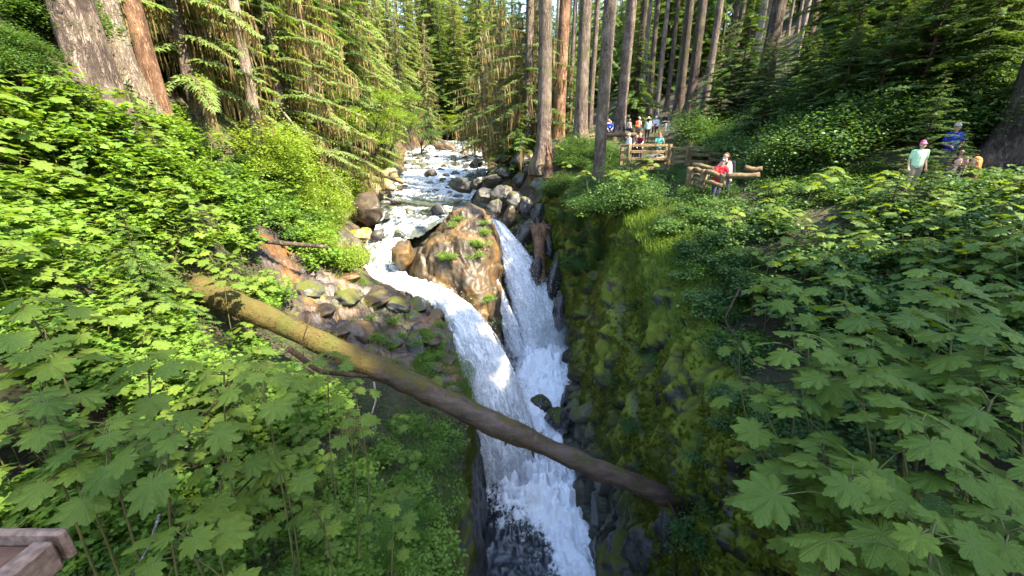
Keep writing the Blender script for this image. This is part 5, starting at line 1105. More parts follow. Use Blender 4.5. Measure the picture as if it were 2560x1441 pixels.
# tall trees behind and beside the bridge, out of the picture, that shade the foreground
n = 0; need = SHADE.copy(); tries = 0
while n < 46 and tries < 4000:
    tries += 1; x, y = r2.uniform(-22, 46), r2.uniform(-42, 30)
    if (-7 < x < 7 and -4 < y) or math.hypot(x, y) < 4: continue
    P = np.array([x, y, g1(x, y)]); h0, H = r2.uniform(6, 13), r2.uniform(24, 34)
    px, py, t = proj(P + [0, 0, 5])[0]
    if t > 1 and -300 < px < 2860: continue
    if not allowed(P, h0, H, 4.2): continue
    bl = blocks(need, P, h0, H, 3.2)
    if bl.sum() < 1: continue
    if n > 24: pass
    else: need = need[~bl] if (~bl).sum() > 3 else SHADE.copy()
    o = thing('tall_conifer', 'tall conifer standing beside or behind the footbridge', 'tree', P, r2.uniform(0, 6), 'conifers round the footbridge')
    tr = ob('trunk', TRUNKS[(int(r2.integers(3)), 'grey')], o); tr.scale = (.9, .9, H / 38); p = CANOPY[n % 2]; c = ob('crown', p['foliage'], o, loc=(0, 0, h0)); c.scale = (1.15, 1.15, (H - h0) / 18); n += 1
FALLSHADE = np.array([(-.6,14.8,-9),(-.2,14.2,-10.5),(-1.2,15.3,-7.9),(-1,15.0,-8.4),(-1.6,15.9,-7.2),(-3.5,13.6,-7),(-5,12.9,-6.5),(-2.5,12,-7.5),(-4.5,12.2,-6.4),(-2,10.5,-8),(-3,8,-4.6),(-1,8,-5.3),(1,7.6,-6),(.3,13.8,-12),(-1.5,15.8,-7.3)])
ns = 0
for T in FALLSHADE:  # unseen narrow crowns added on sun rays to shade falls and log
    for tr_ in range(400):
        q = T + r2.uniform(16, 60) * SUN + r2.normal(size=3) * .7; gz = g1(q[0], q[1]); hc = q[2] - gz
        if hc < 6 or hc > 34: continue
        P = np.array([q[0], q[1], gz]); h0, H = max(4, hc - r2.uniform(3, 6)), hc + r2.uniform(5, 9); px, py, t = proj(P + [0, 0, h0 * .3])[0]
        if t > 1 and -200 < px < 2700 and t < 22: continue
        if (-7 < q[0] < 7 and -4 < q[1] < 26) or not allowed(P, h0, H, 2.3): continue
        o = thing('tall_conifer', 'unseen narrow conifer added to shade the gorge', 'tree', P, r2.uniform(0, 6), 'conifers added to shade the gorge')
        tr = ob('trunk', TRUNKS[(int(r2.integers(3)), 'grey')], o); tr.scale = (.6, .6, H / 38); p = CANOPY[ns % 2]; c = ob('crown', p['foliage'], o, loc=(0, 0, h0)); c.scale = (.75, .75, (H - h0) / 18); ns += 1; break
print('gorge shade', ns, 'shade trees', n, 'left unshaded', len(need))
# ------------------------------------------------------------------ fallen log over the canyon
def log_mat(name, dark, light, mossc, amt, along=(1.2, 9, 9)):
    t = NT(name); co = t.pos(); a = t.noise(co, 1.0, 7, .65, sc=along); b = t.noise(co, 2.2, 5)
    up = t.n('SeparateXYZ', Vector=t.n('NewGeometry').outputs['Normal']).outputs[2]
    col = t.mix(t.ramp(a, [(.3, 0.), (.7, 1.)]), dark, light)
    f = t.math('ADD', t.math('ADD', b, t.math('MULTIPLY', up, .22)), t.attr('tint'))
    mc = t.mix(t.noise(co, 5, 5), tuple(x * .5 for x in mossc), tuple(x * 1.5 for x in mossc))
    mc = t.mix(t.ramp(t.noise(co, 1.3, 3), [(.5, 0.), (.62, .8)]), mc, (.05, .055, .010))
    k = t.ramp(f, [(1.0 - amt, 0.), (1.14 - amt, 1.)]); col = t.mix(k, col, mc)
    h = t.math('ADD', a, t.math('MULTIPLY', t.noise(co, 14, 4), .5))
    return t.done(t.princ(col, t.mix(k, (.55,) * 3, (.95,) * 3), .3, t.bump(h, .8, .04)))
M_LOG = log_mat('mossy_log', (.024, .016, .011), (.105, .068, .048), (.070, .052, .014), .44, (1.5, 7, 7))
A, B = at(490, 716, 9.45), at(1712, 1266, 8.9)
n = 60; u = np.linspace(0, 1, n); P = A + (B - A) * u[:, None] + np.c_[np.zeros(n), np.zeros(n), .10 * np.sin(u * 7) * u - .02 * np.sin(np.pi * u)]
rr = np.interp(u, [0, .5, 1], [.255, .245, .18]) * (1 + .05 * np.sin(u * 23)); rr[-3:] *= (.98, .9, .7)
V, F = tube(P, rr, 36); q = V * (1.2, 5, 5); c = np.repeat(P, 36, 0); d = V - c; d /= np.linalg.norm(d, axis=1)[:, None]
V = V + d * (fbm(V * 1.5, 4, 91) * .09 + fbm(q, 4, 92, .6, True) * .04 + fbm(V * 6, 3, 93) * .02)[:, None]
V = np.vstack([V, P[0], P[-1]]); j = np.arange(36); k = (j + 1) % 36; e = (n - 1) * 36
F3 = np.vstack([np.c_[k, j, np.full(36, n * 36)], np.c_[j + e, k + e, np.full(36, n * 36 + 1)]])
log = thing('fallen_log', 'long mossy fallen log spanning the canyon from the left bank down to the right wall', 'log', A)
ob('trunk', mk('log_trunk', V - A, [F3, F], M_LOG, True, {'tint': np.r_[np.repeat(np.interp(u, [0, .25, .42, .6, 1], [.34, .24, -.02, -.10, -.16]), 36), .2, 0]}), log)
sel = np.where((V[:-2, 2] > np.repeat(P, 36, 0)[:, 2] - .08))[0]; nn = d
wg = smooth(-.15, .3, fbm(V[sel] * 1.6, 3, 55) + np.repeat(np.interp(u, [0, .45, .7, 1], [.35, .30, 0, -.1]), 36)[sel]) + 1e-9
mm = MB(); mm.add(*tufts(V[sel] - A, nn[sel], wg, 14000, .011, np.random.default_rng(8))); M_LOGMOSS = leaf_mat('log_moss', (.075, .060, .014), (.14, .105, .026), .15)
ob('moss', mm.mesh('moss', M_LOGMOSS), log, kind='stuff')
def curve_thing(name, pts, r, mat, label, cat, n=24, parent=None, res=6, jit=.0):
    P = resample(np.array(pts, float), n); mb = MB(); addtube(mb, P - P[0], np.linspace(r[0], r[1], n), res, jit=jit)
    o = ob(name, mb.mesh(name, mat), parent, loc=P[0]); 
    if parent is None: o['label'] = label; o['category'] = cat
    return o
for px, py, t, dx, L in ((1330,1128,9.0,.05,.22),(1268,1105,9.05,-.05,.12),(1480,1185,9.0,.1,.16),(1180,1040,9.2,.1,.2)):
    mb = MB(); addtube(mb, np.array([[0, 0, .08], [dx * .5, -.03, -L * .5], [dx, -.05, -L]]), (.05, .035, .012), 6); ob('branch_stub', mb.mesh('branch_stub', M_LOG), log, loc=at(px, py, t) - A + [0, 0, .06])
curve_thing('dead_branch', [at(1665,1245,8.6), at(1690,1290,8.4), at(1697,1330,8.3), at(1688,1390,8.2), at(1690,1440,8.1)], (.035, .018), M_TWIG, 'thin curved dead branch hanging from the right end of the log', 'branch')
for i, (pts, r_, lab) in enumerate((
    ([at(935,955,6.6), at(940,1000,6.6), at(925,1050,6.4), at(935,1090,6.3)], (.018, .008), 'pale bent twig hanging below the log on the left edge'),
    ([at(720,870,6.0), at(800,930,6.3), at(920,942,7.2)], (.05, .03), 'dark dead branch lying under the log at the left'),
    ([at(700,1235,3.6), at(640,1185,3.5), at(560,1270,3.2), at(470,1350,2.9)], (.010, .006), 'thin bare stem across the lower left plants'),
    ([at(590,920,4), at(570,980,3.9), at(480,1060,3.6), at(465,1110,3.4)], (.014, .008), 'leaning brown stem in the shaded left foreground'),
    ([at(400,1285,2.7), at(370,1370,2.5), at(330,1441,2.4)], (.010, .004), 'bare pale twig at the bottom left beside the railing'),
    ([at(780,780,8), at(757,850,7.6), at(760,930,7.4)], (.016, .008), 'upright dead stem in front of the log'),
    ([at(1500,560,18), at(1498,600,17.5), at(1510,640,17)], (.03, .012), 'bare hanging root at the dark recess of the right rim'),
    ([at(1530,545,17), at(1505,580,17), at(1512,620,16.6)], (.025, .01), 'second bare root hanging right of the dark recess'),
    ([at(1850,720,5.8), at(1810,800,5.3), at(1880,905,4.7), at(1950,930,4.6)], (.016, .007), 'arching bare stem over the edge of the right wall'),
    ([at(1830,890,5), at(1850,950,4.8), at(1920,960,4.6), at(2010,950,4.3)], (.010, .006), 'thin grey stem along the right rim below the arching one'),
    ([at(690,260,22), at(750,330,21.5), at(775,420,21)], (.07, .03), 'bleached dead branch leaning under the pale hemlock'),
    ([at(760,330,22), at(765,390,21.5), at(755,430,21)], (.05, .02), 'short bleached dead stem beside the leaning branch'))):
    curve_thing('dry_twig' if i != 1 else 'dead_branch', pts, r_, M_DEADWOOD if i in (0, 4, 10, 11) else M_TWIG, lab, 'branch' if i == 1 or i > 9 else 'stem')

# second log lying in the sunlit plants, stumps, root wad
M_SNAG = bark_mat('snag_wood', (.12, .06, .035), (.33, .20, .13), None, (9, 9, 1.2)); M_ROOT = bark_mat('root_wood', (.13, .085, .06), (.34, .25, .20), None, (8, 8, 2))
curve_thing('rotting_log', [at(590,592,13), at(700,608,13.6), at(820,618,14.5)], (.10, .07), M_BARKDARK, 'rotting brown log lying among the plants on the left slope', 'log', 16, res=14, jit=.12)
P0 = at(1352, 705, 23.6); mb = MB()
pts = [P0, at(1350,650,23.8), at(1348,600,24.0), at(1350,566,24.1)]
rw = thing('hanging_log', 'reddish log with a flared root end leaning upright against the far canyon wall', 'log', P0)
n = 26; Q = resample(np.array(pts), n); V, F = tube(Q - P0, np.r_[np.linspace(.30, .33, 18), np.linspace(.34, .62, 8)], 22); ang = np.tile(np.linspace(0, 6.28, 22, endpoint=False), n)
V = V + (V - np.repeat(Q - P0, 22, 0)) * (fbm(np.c_[np.cos(ang) * 3, np.sin(ang) * 3, V[:, 2] * .8], 3, 7) * .25)[:, None]
ob('trunk', mk('hanging_trunk', V, F, M_SNAG), rw)
for i in range(11):
    a = i * .571 + R.uniform(-.2, .2); e = Q[-1] - P0; mb = MB(); d = np.array([math.cos(a), math.sin(a) * .8, R.uniform(-.2, .5)])
    addtube(mb, np.array([e - [0, 0, .35] + d * .2, e + d * .55 + [0, 0, .05], e + d * R.uniform(.8, 1.2) + [0, 0, R.uniform(-.4, .15)]]), (.13, .08, .02), 7, jit=.15, seed=i); ob('root', mb.mesh('root', M_ROOT), rw)
P0 = at(1374, 432, 25); sn = thing('broken_snag', 'splintered brown snag standing at the rim below the thick grey trunk', 'stump', P0)
n = 18; hgt = np.linspace(0, 1.95, n); V, F = tube(np.c_[-.1 * hgt, 0 * hgt, hgt - .3], np.interp(hgt, [0, .4, 1.2, 1.95], [.42, .27, .20, .05]), 14); V = V + .06 * np.c_[vn(V * 5, 3), vn(V * 5, 4), vn(V * (5, 5, 2), 5)]
ob('trunk', mk('snag_trunk', V, F, M_SNAG), sn)
for dx, h in ((-.15, 1.5), (.10, 1.15), (-.02, 1.85)):
    mb = MB(); addtube(mb, np.array([[dx, -.05, .9], [dx - .06, -.06, h * .8 + .3], [dx - .1, -.05, h + .35]]), (.07, .05, .005), 5); ob('splinter', mb.mesh('splinter', M_SNAG), sn)
rm = thing('root_mass', 'tangle of exposed grey brown roots on the bank under the tall trunks', 'roots', at(1400, 365, 30))
for i in range(26):
    r = np.random.default_rng(700 + i); sx, sy = r.uniform(1362, 1462), r.uniform(335, 372); p0 = hit(sx, sy, .12); p1 = hit(sx + r.uniform(-60, 70), min(430, sy + r.uniform(12, 52)), .06)
    if p0 is None or p1 is None or np.linalg.norm(p0 - p1) > 9: continue
    m_ = (p0 + p1) / 2 + [0, 0, r.uniform(.05, .3)]; mb = MB(); Q = resample(np.array([p0, m_ + r.normal(size=3) * .2, p1 - [0, 0, .1]]), 12); addtube(mb, Q - np.array(rm.location), np.linspace(r.uniform(.07, .15), .03, 12), 6, jit=.2, seed=i); ob('root', mb.mesh('root', M_ROOT), rm)

# ------------------------------------------------------------------ railings, platform, benches
M_RAIL = bark_mat('weathered_timber', (.20, .14, .07), (.44, .33, .18), (.14, .13, .04), (2.5, 14, 14), .35)
M_POST = bark_mat('timber_post', (.20, .14, .07), (.44, .32, .18), (.13, .12, .035), (14, 14, 1.6), .35)
M_LOGRAIL = bark_mat('peeled_log', (.12, .08, .045), (.29, .205, .125), (.12, .11, .03), (3, 10, 10), .25)
def beam(o, p, q, w_, h, nm='rail', mat=None, bev=.02):
    p, q = np.array(p, float), np.array(q, float); d = q - p; L = np.linalg.norm(d); x = d / L; y = np.cross([0, 0, 1], x); y /= np.linalg.norm(y); z = np.cross(x, y)
    mb = MB(); box(mb, (0, 0, 0), (L, w_, h), None, bev); M = Matrix(np.vstack([np.c_[np.stack([x, y, z], 1), (p + q) / 2 - np.array(o.location)], [0, 0, 0, 1]]).tolist())
    return ob(nm, mb.mesh(nm, mat or M_RAIL, False), o, mtx=M)
def post(o, top, z0, w_=.17, nm='post', rot=.0, round_=False, cut=0.0):
    top = np.array(top, float); H = top[2] - z0; mb = MB()
    if round_:
        addtube(mb, np.array([[0, 0, 0], [.01, 0, H * .4], [0, .01, H * .8], [0, 0, H]]), (w_ * .54, w_ * .5, w_ * .49, w_ * .46), 14, jit=.06, seed=int(abs(top[0] * 100)))
        if cut: 
            for V in mb.V: V[:, 2] -= np.where(V[:, 2] > H * .8, (V[:, 0] + w_ / 2) * cut, 0)
    else: box(mb, (0, 0, H / 2), (w_, w_, H), rotz(rot), .02)
    return ob(nm, mb.mesh(nm, M_POST, round_), o, loc=np.array([top[0], top[1], z0]) - np.array(o.location))
def pole(o, p, q, r0, r1, nm='rail'):
    p, q = np.array(p, float), np.array(q, float); n = 9; u = np.linspace(0, 1, n)[:, None]; P = p + (q - p) * u; P[:, 2] += .03 * np.sin(u[:, 0] * 5 + p[0]); mb = MB()
    addtube(mb, P - p, np.linspace(r0, r1, n), 10, jit=.07, seed=int(abs(p[0] * 91)))
    return ob(nm, mb.mesh(nm, M_LOGRAIL), o, loc=p - np.array(o.location))
# platform railing (front face of the overlook)
T0 = 21.4; pf = thing('platform_railing', 'square timber railing with three rails in front of the crowded overlook platform', 'railing', at(1556, 410, T0))
for px, py, t, pb in ((1556,362,21.8,438),(1575,361,21.2,441),(1677,361,21.0,440),(1667,363,21.6,440)): p = at(px, py, t); post(pf, p, at(px, pb, t)[2], .17 if px != 1667 else .14)
for y0, h in ((364,.15),(380,.15),(398,.16)):
    beam(pf, at(1552, y0 + 1, 21.55), at(1574, y0, 21.3), .09, h); beam(pf, at(1577, y0, 21.25), at(1670, y0, 21.15), .09, h)
deck = thing('overlook_platform', 'timber deck of the overlook platform behind the square railing', 'platform', at(1556, 412, T0))
c0, c1 = at(1558, 411, 21.9), at(1676, 411, 21.5)
for i in range(11):
    a = i / 10; off = np.array([.05, .24, 0]) * i; beam(deck, c0 + off + [0, 0, .0], c1 + off, .22, .06, 'plank', M_RAIL, .008)
for i in (0, 5, 10): off = np.array([.05, .24, 0]) * i; beam(deck, c0 + off - [0, 0, .17], c1 + off - [0, 0, .17], .16, .26, 'joist', M_RAIL, .01)
# walkway railings stepping down to the right
wr = thing('walkway_railing', 'timber railing stepping down from the platform with a thick top log at its right end', 'railing', at(1725, 408, 19.8))
for px, py, t, pb, w_ in ((1725,366,19.8,415,.24),(1728,354,21.5,400,.18),(1788,372,19.2,392,.2)): post(wr, at(px, py, t), at(px, pb, t)[2], w_)
for a, b, h in (((1680,371,21),(1722,374,20),.15),((1680,393,21),(1721,391,20),.16),((1680,404,21),(1721,405,20),.16),((1720,371,19.6),(1790,375,19.1),.22),((1728,386,19.7),(1776,389,18.6),.15),((1728,404,19.7),(1776,407,18.6),.16)):
    beam(wr, at(*a), at(*b), .12, h)
lr = thing('lower_walkway_railing', 'timber railing with two rails right of the woman with the black backpack', 'railing', at(1850, 415, 16.8))
for px, py, t, pb, w_ in ((1780,383,18.2,408,.24),(1851,385,17,415,.24),(1894,388,16.6,422,.18)): post(lr, at(px, py, t), at(px, pb, t)[2], w_, round_=px < 1890)
for a, b in (((1776,384,18),(1851,388,16.9)),((1851,387,16.9),(1898,391,16.4)),((1776,399,18),(1851,403,16.9)),((1851,402,16.9),(1896,409,16.4))): pole(lr, at(*a), at(*b), .075, .065)
nr = thing('log_railing', 'round log railing nearest the camera that the boy in red leans on', 'railing', at(1765, 470, 13.2))
for px, py, t, pb, w_, cut in ((1727,418,13.6,466,.24,0),(1762,424,13.1,475,.24,0),(1812,432,12.6,470,.24,.9)): post(nr, at(px, py, t), at(px, pb, t)[2], w_, round_=True, cut=cut)
for a, b, r_ in (((1736,424,13.5),(1760,431,13.1),.08),((1765,430,13.0),(1812,444,12.6),.085),((1734,448,13.5),(1758,452,13.1),.07),((1765,456,13.0),(1806,463,12.6),.08),((1736,439,13.6),(1760,441,13.2),.06),((1733,463,13.5),(1760,468,13.1),.07),((1815,444,12.6),(1900,436,12.2),.10),((1860,421,13.6),(1905,424,13.4),.10),((1730,414,15),(1800,424,14.4),.10)):
    pole(nr, at(*a), at(*b), r_, r_ * .9)
bench = thing('log_bench', 'long low log bench where the visitors sit behind the front grey trunk', 'bench', at(1520, 340, 29.6))
pole(bench, at(1462, 341, 29.6), at(1592, 336, 29.2), .17, .15, 'seat')
for px in (1480, 1530, 1580): post(bench, at(px, 343, 29.5), at(px, 352, 29.5)[2], .2, 'leg')
pole(thing('log_kerb', 'second log lying along the trail behind the front grey trunk', 'log', at(1470, 350, 28.5)), at(1465, 349, 28.5), at(1512, 346, 28.3), .12, .11, 'trunk')
rk = boulder(at(1630, 403, 22.6), (1.3, .8, .35), 'grey', 'flat grey rock on the platform behind the railing', cat='rock', name='flat_rock')
# footbridge the photograph is taken from
br = thing('footbridge', 'timber footbridge over the canyon at the camera', 'bridge', (0, -.9, -1.7))
for i in range(12): mb = MB(); box(mb, (0, 0, 0), (15, .17, .07), None, .008); ob('plank', mb.mesh('plank', M_RAIL, False), br, loc=(0, -.95 + i * .175, 0))
for y in (-.9, .9): mb = MB(); box(mb, (0, 0, 0), (16, .25, .4), None, .02); ob('beam', mb.mesh('beam', M_RAIL, False), br, loc=(0, y, -.25))
M_CAP = flat_mat('brown_cap_board', (.115, .060, .036), .7, .2, .5, 30); M_RIM = flat_mat('worn_rim_board', (.42, .30, .25), .65, .3, .22, 18); M_SIDE = flat_mat('dark_rim_side', (.16, .115, .095), .65, .3, .25, 20)
rl = thing('bridge_railing', 'brown bridge railing corner with a raised pale rim in the lower left corner', 'railing', (-2, .5, -1.7))
def rbox(nm, c, s, mat, bev=.006): mb = MB(); box(mb, (0, 0, 0), s, None, bev); return ob(nm, mb.mesh(nm, mat, False), rl, loc=np.array(c) - np.array(rl.location))
zt = -.735; xe, y1, y0 = -.935, .615, .33
M_RIMW = flat_mat('worn_rim', (.20, .13, .095), .8, .12, .5, 60)
rbox('panel', ((xe - 3) / 2 - .02, (y0 + y1) / 2, zt - .045), (3 + xe - .04 + .06, y1 - y0 - .038, .05), M_CAP)
rbox('rim', ((xe - 3) / 2, y1 - .009, zt - .03), (3 + xe, .018, .075), M_RIMW); rbox('rim', ((xe - 3) / 2, y0 + .018, zt - .03), (3 + xe, .036, .075), M_RIMW)
rbox('end_rim', (xe - .018, (y0 + y1) / 2, zt - .031), (.040, y1 - y0 - .058, .075), M_RIMW)
for x in (-1.02, -2.7): rbox('post', (x, .47, -1.24), (.14, .14, .92), M_SIDE)
rbox('rail', (-2, .47, -1.3), (1.9, .05, .12), M_SIDE)
rs = thing('rear_bridge_railing', 'railing on the rear side of the footbridge', 'railing', (0, -1, -1.7))
for x in np.linspace(-7, 7, 8): mb = MB(); box(mb, (0, 0, 0), (.14, .14, 1.05), None, .01); ob('post', mb.mesh('post', M_SIDE, False), rs, loc=(x, 0, .5))
for z in (.4, .75, 1.05): mb = MB(); box(mb, (0, 0, 0), (15, .06, .13), None, .01); ob('rail', mb.mesh('rail', M_SIDE, False), rs, loc=(0, .105, z))
# ------------------------------------------------------------------ people
_todo = []
def caps(mb, L, n=10):
    for p, q, r0, r1 in L:
        p, q = np.array(p, float), np.array(q, float); d = q - p; l = np.linalg.norm(d)
        x = d / l if l > 1e-6 else np.array([0, 0, 1.]); ph = np.linspace(.12, np.pi / 2, 4)
        P = [p - x * r0 * math.cos(a) for a in ph] + [q + x * r1 * math.cos(a) for a in ph[::-1]]
        rr = [r0 * math.sin(a) for a in ph] + [r1 * math.sin(a) for a in ph[::-1]]
        if l < 1e-6: P[4:] = [q + x * r1 * math.cos(a) + x * 1e-4 for a in ph[::-1]]
        P = np.array(P); ref = np.array([0, 0, 1.]) if abs(x[2]) < .8 else np.array([1., 0, 0]); A = np.cross(x, ref); A /= np.linalg.norm(A); Bv = np.cross(x, A)
        th = np.linspace(0, 2 * np.pi, n, endpoint=False); V = P[:, None] + np.array(rr)[:, None, None] * (A * np.cos(th)[:, None] + Bv * np.sin(th)[:, None])[None]
        V = np.vstack([V.reshape(-1, 3), P[0], P[-1]]); i = np.arange(7)[:, None] * n; j = np.arange(n)[None]; k = (j + 1) % n
        F = np.stack([i + j, i + k, i + n + k, i + n + j], -1).reshape(-1, 4); off = mb.n
        mb.add(V, F); j = np.arange(n); k = (j + 1) % n
        mb.F3.append(np.c_[k, j, np.full(n, 8 * n)] + off); mb.F3.append(np.c_[j + 7 * n, k + 7 * n, np.full(n, 8 * n + 1)] + off)
def blob(o, nm, L, mat, vox):
    mb = MB(); caps(mb, L); me = mb.mesh(nm, mat); c = ob(nm, me, o); md = c.modifiers.new('remesh', 'REMESH'); md.mode = 'VOXEL'; md.voxel_size = vox; md.use_smooth_shade = True
    _todo.append((c, mat)); return c
CM = {}
def cm(col, rough=.85):
    k = tuple(col)
    if k not in CM: CM[k] = flat_mat('cloth', col, rough, .15, .18, 30)
    return CM[k]
M_SKIN = flat_mat('skin', (.50, .30, .21), .55, .3, .08, 8); M_SKIN2 = flat_mat('darker_skin', (.36, .20, .13), .55, .3, .08, 8); M_EYE = flat_mat('eye', (.02, .015, .012), .2, .5, .05); M_LIP = flat_mat('lip', (.38, .15, .12), .5, .3, .05)
eyeV, eyeF = ICO[2]; EYE = mk('eye', eyeV * .0075, eyeF, M_EYE); MOUTH = mk('mouth', eyeV * (.022, .006, .006), eyeF, M_LIP)
def person(P, H, rz, label, shirt=(.5,.5,.5), sleeve='short', bottom='trousers', bcol=(.03,.03,.04), hair=(.06,.035,.02), hstyle='short', hat=None, arms='down', pose='stand', skin=None, pack=None, shoes=(.05,.05,.05), group=None, head_turn=0.0, slim=1.0, extra=None):
    skin = skin or M_SKIN; k = H / 1.7; o = thing('person', label, 'person', P, rz, group); v = lambda *a: np.array(a, float) * k
    dz = -.43 if pose == 'sit' else (-.50 if pose == 'squat' else 0.0); ly = .14 if arms == 'rail' else (.10 if pose == 'sit' else 0.0)
    ly = .38 if pose == 'bend' else ly; tz = -.10 if pose == 'bend' else 0
    pel = v(0, 0, .90 + dz); che = v(0, ly * .6, 1.22 + dz + tz); nek = v(0, ly, 1.42 + dz + tz); hd = v(0, ly + .03, 1.565 + dz + tz * 1.3)
    sh = [v(s * .175 * slim, ly, 1.375 + dz + tz) for s in (-1, 1)]
    A = {'down': lambda s: (v(s * .235, -.03 + ly, 1.09 + dz), v(s * .245, .08 + ly, .84 + dz)), 'cross': lambda s: (v(s * .23, .06 + ly, 1.10 + dz), v(-s * .07, .20 + ly, 1.13 + dz)),
         'front': lambda s: (v(s * .23, .05 + ly, 1.10 + dz), v(s * .12, .28 + ly, 1.02 + dz)), 'phone': lambda s: (v(s * .25, .12 + ly, 1.15 + dz), v(s * .09, .30 + ly, 1.42 + dz)),
         'rail': lambda s: (v(s * .25, .20 + ly, 1.15 + dz), v(s * .20, .42 + ly, 1.00 + dz)), 'lap': lambda s: (v(s * .22, .04 + ly, 1.12 + dz), v(s * .08, .25 + ly, .92 + dz))}[arms]
    hip = [v(s * .09, 0, .88 + dz) for s in (-1, 1)]
    if pose == 'sit': kn, an = [v(s * .11, .42, .47) for s in (-1, 1)], [v(s * .11, .40, .07) for s in (-1, 1)]
    elif pose == 'squat': kn, an = [v(s * .16, .36, .52) for s in (-1, 1)], [v(s * .12, .10, .07) for s in (-1, 1)]
    else: kn, an = [v(s * .095, .02 + .02 * s, .49) for s in (-1, 1)], [v(s * .10, -.02 + .03 * s, .07) for s in (-1, 1)]
    body = [(pel, che, .125 * k, .12 * k), (pel + v(-.05, 0, 0), che + v(-.06, 0, .08), .11 * k, .105 * k), (pel + v(.05, 0, 0), che + v(.06, 0, .08), .11 * k, .105 * k), (sh[0], sh[1], .06 * k, .06 * k), (nek - v(0, 0, .05), hd, .052 * k, .05 * k),
            (hd + v(0, -.015, .045), hd + v(0, .005, .05), .083 * k, .083 * k), (hd + v(0, .018, -.035), hd + v(0, .02, .02), .062 * k, .07 * k), (hd + v(0, .085, .01), hd + v(0, .103, -.012), .009 * k, .014 * k)]
    for s in (-1, 1): body.append((hd + v(s * .082, -.005, .02), hd + v(s * .085, -.012, -.015), .012 * k, .009 * k))
    for i, s in enumerate((-1, 1)):
        el, wr = A(s); body += [(sh[i], el, .048 * k, .038 * k), (el, wr, .038 * k, .027 * k), (hip[i], kn[i], .085 * k, .055 * k), (kn[i], an[i], .055 * k, .036 * k), (an[i], an[i] + v(0, .14, -.035), .036 * k, .03 * k)]
        d = wr - el; d /= np.linalg.norm(d); side = np.cross(d, [0, 0, 1.]); side = side / (np.linalg.norm(side) + 1e-6); pm = wr + d * .075 * k; body.append((wr, pm, .028 * k, .033 * k)); dn = np.cross(side, d)
        for f in range(4):
            b = pm + side * (f - 1.5) * .019 * k; Lf = (.066, .078, .073, .055)[f] * k; m_ = b + (d - .25 * dn) * Lf * .5; body += [(b, m_, .0095 * k, .009 * k), (m_, m_ + (d * .75 - .7 * dn) * Lf * .5, .009 * k, .008 * k)]
        body += [(wr + d * .03 * k, wr + d * .05 * k - side * s * .045 * k, .012 * k, .0105 * k), (wr + d * .05 * k - side * s * .045 * k, wr + d * .09 * k - side * s * .05 * k, .0105 * k, .009 * k)]
    blob(o, 'body', body, skin, .0115 * k)
    if head_turn: pass
    for s in (-1, 1): e = ob('eye', EYE, o, loc=hd + v(s * .034, .084, .028)); e.scale = (k,) * 3
    mo_ = ob('mouth', MOUTH, o, loc=hd + v(0, .082, -.048)); mo_.scale = (k,) * 3
    g = .016 * k; S_ = [(pel + v(0, 0, .03), che, .128 * k + g, .122 * k + g), (pel + v(-.05, 0, .03), che + v(-.06, 0, .08), .113 * k + g, .108 * k + g), (pel + v(.05, 0, .03), che + v(.06, 0, .08), .113 * k + g, .108 * k + g)]
    if sleeve != 'none': S_.append((sh[0], sh[1], .062 * k + g, .062 * k + g))
    else: S_ += [(che + v(s * .08, 0, .05), sh[i] * .75 + sh[1 - i] * .25, .05 * k, .045 * k) for i, s in enumerate((-1, 1))]
    for i, s in enumerate((-1, 1)):
        el, wr = A(s)
        if sleeve == 'short': S_.append((sh[i], sh[i] * .35 + el * .65, .054 * k + g, .05 * k + g))
        if sleeve == 'long': S_ += [(sh[i], el, .052 * k + g, .042 * k + g), (el, wr, .042 * k + g, .032 * k + g)]
    blob(o, 'shirt', S_, cm(shirt), .017 * k)
    T_ = [(hip[0] + v(.02, 0, .03), hip[1] + v(-.02, 0, .03), .115 * k, .115 * k)]; tg = .006 * k if bottom == 'leggings' else .018 * k
    for i in range(2):
        e = kn[i] * .75 + hip[i] * .25 if bottom == 'shorts' else kn[i]
        T_.append((hip[i], e, .088 * k + tg, .058 * k + tg + (.02 * k if bottom == 'shorts' else 0)))
        if bottom != 'shorts': T_.append((kn[i], an[i] + (kn[i] - an[i]) * .06, .056 * k + tg, .04 * k + tg))
    blob(o, bottom, T_, cm(bcol), .017 * k)
    for i in range(2): blob(o, 'shoe', [(an[i] - v(0, .03, .02), an[i] + v(0, .15, -.035), .048 * k, .04 * k), (an[i] - v(0, .02, .035), an[i] + v(0, .10, -.04), .035 * k, .035 * k)], cm(shoes), .014 * k)
    Hh = [(hd + v(0, -.03, .06), hd + v(0, -.01, .075), .086 * k, .082 * k), (hd + v(0, -.05, .02), hd + v(0, -.05, .06), .07 * k, .075 * k)]
    if hstyle == 'long': Hh += [(hd + v(0, -.06, .02), hd + v(0, -.10, -.38), .08 * k, .06 * k), (hd + v(-.06, -.03, 0), hd + v(-.08, -.06, -.2), .045 * k, .04 * k), (hd + v(.06, -.03, 0), hd + v(.08, -.06, -.2), .045 * k, .04 * k)]
    if hstyle == 'bun': Hh.append((hd + v(0, -.13, .03), hd + v(0, -.14, -.05), .04 * k, .03 * k))
    if hair is not None: blob(o, 'hair', Hh, cm(hair, .6), .013 * k)
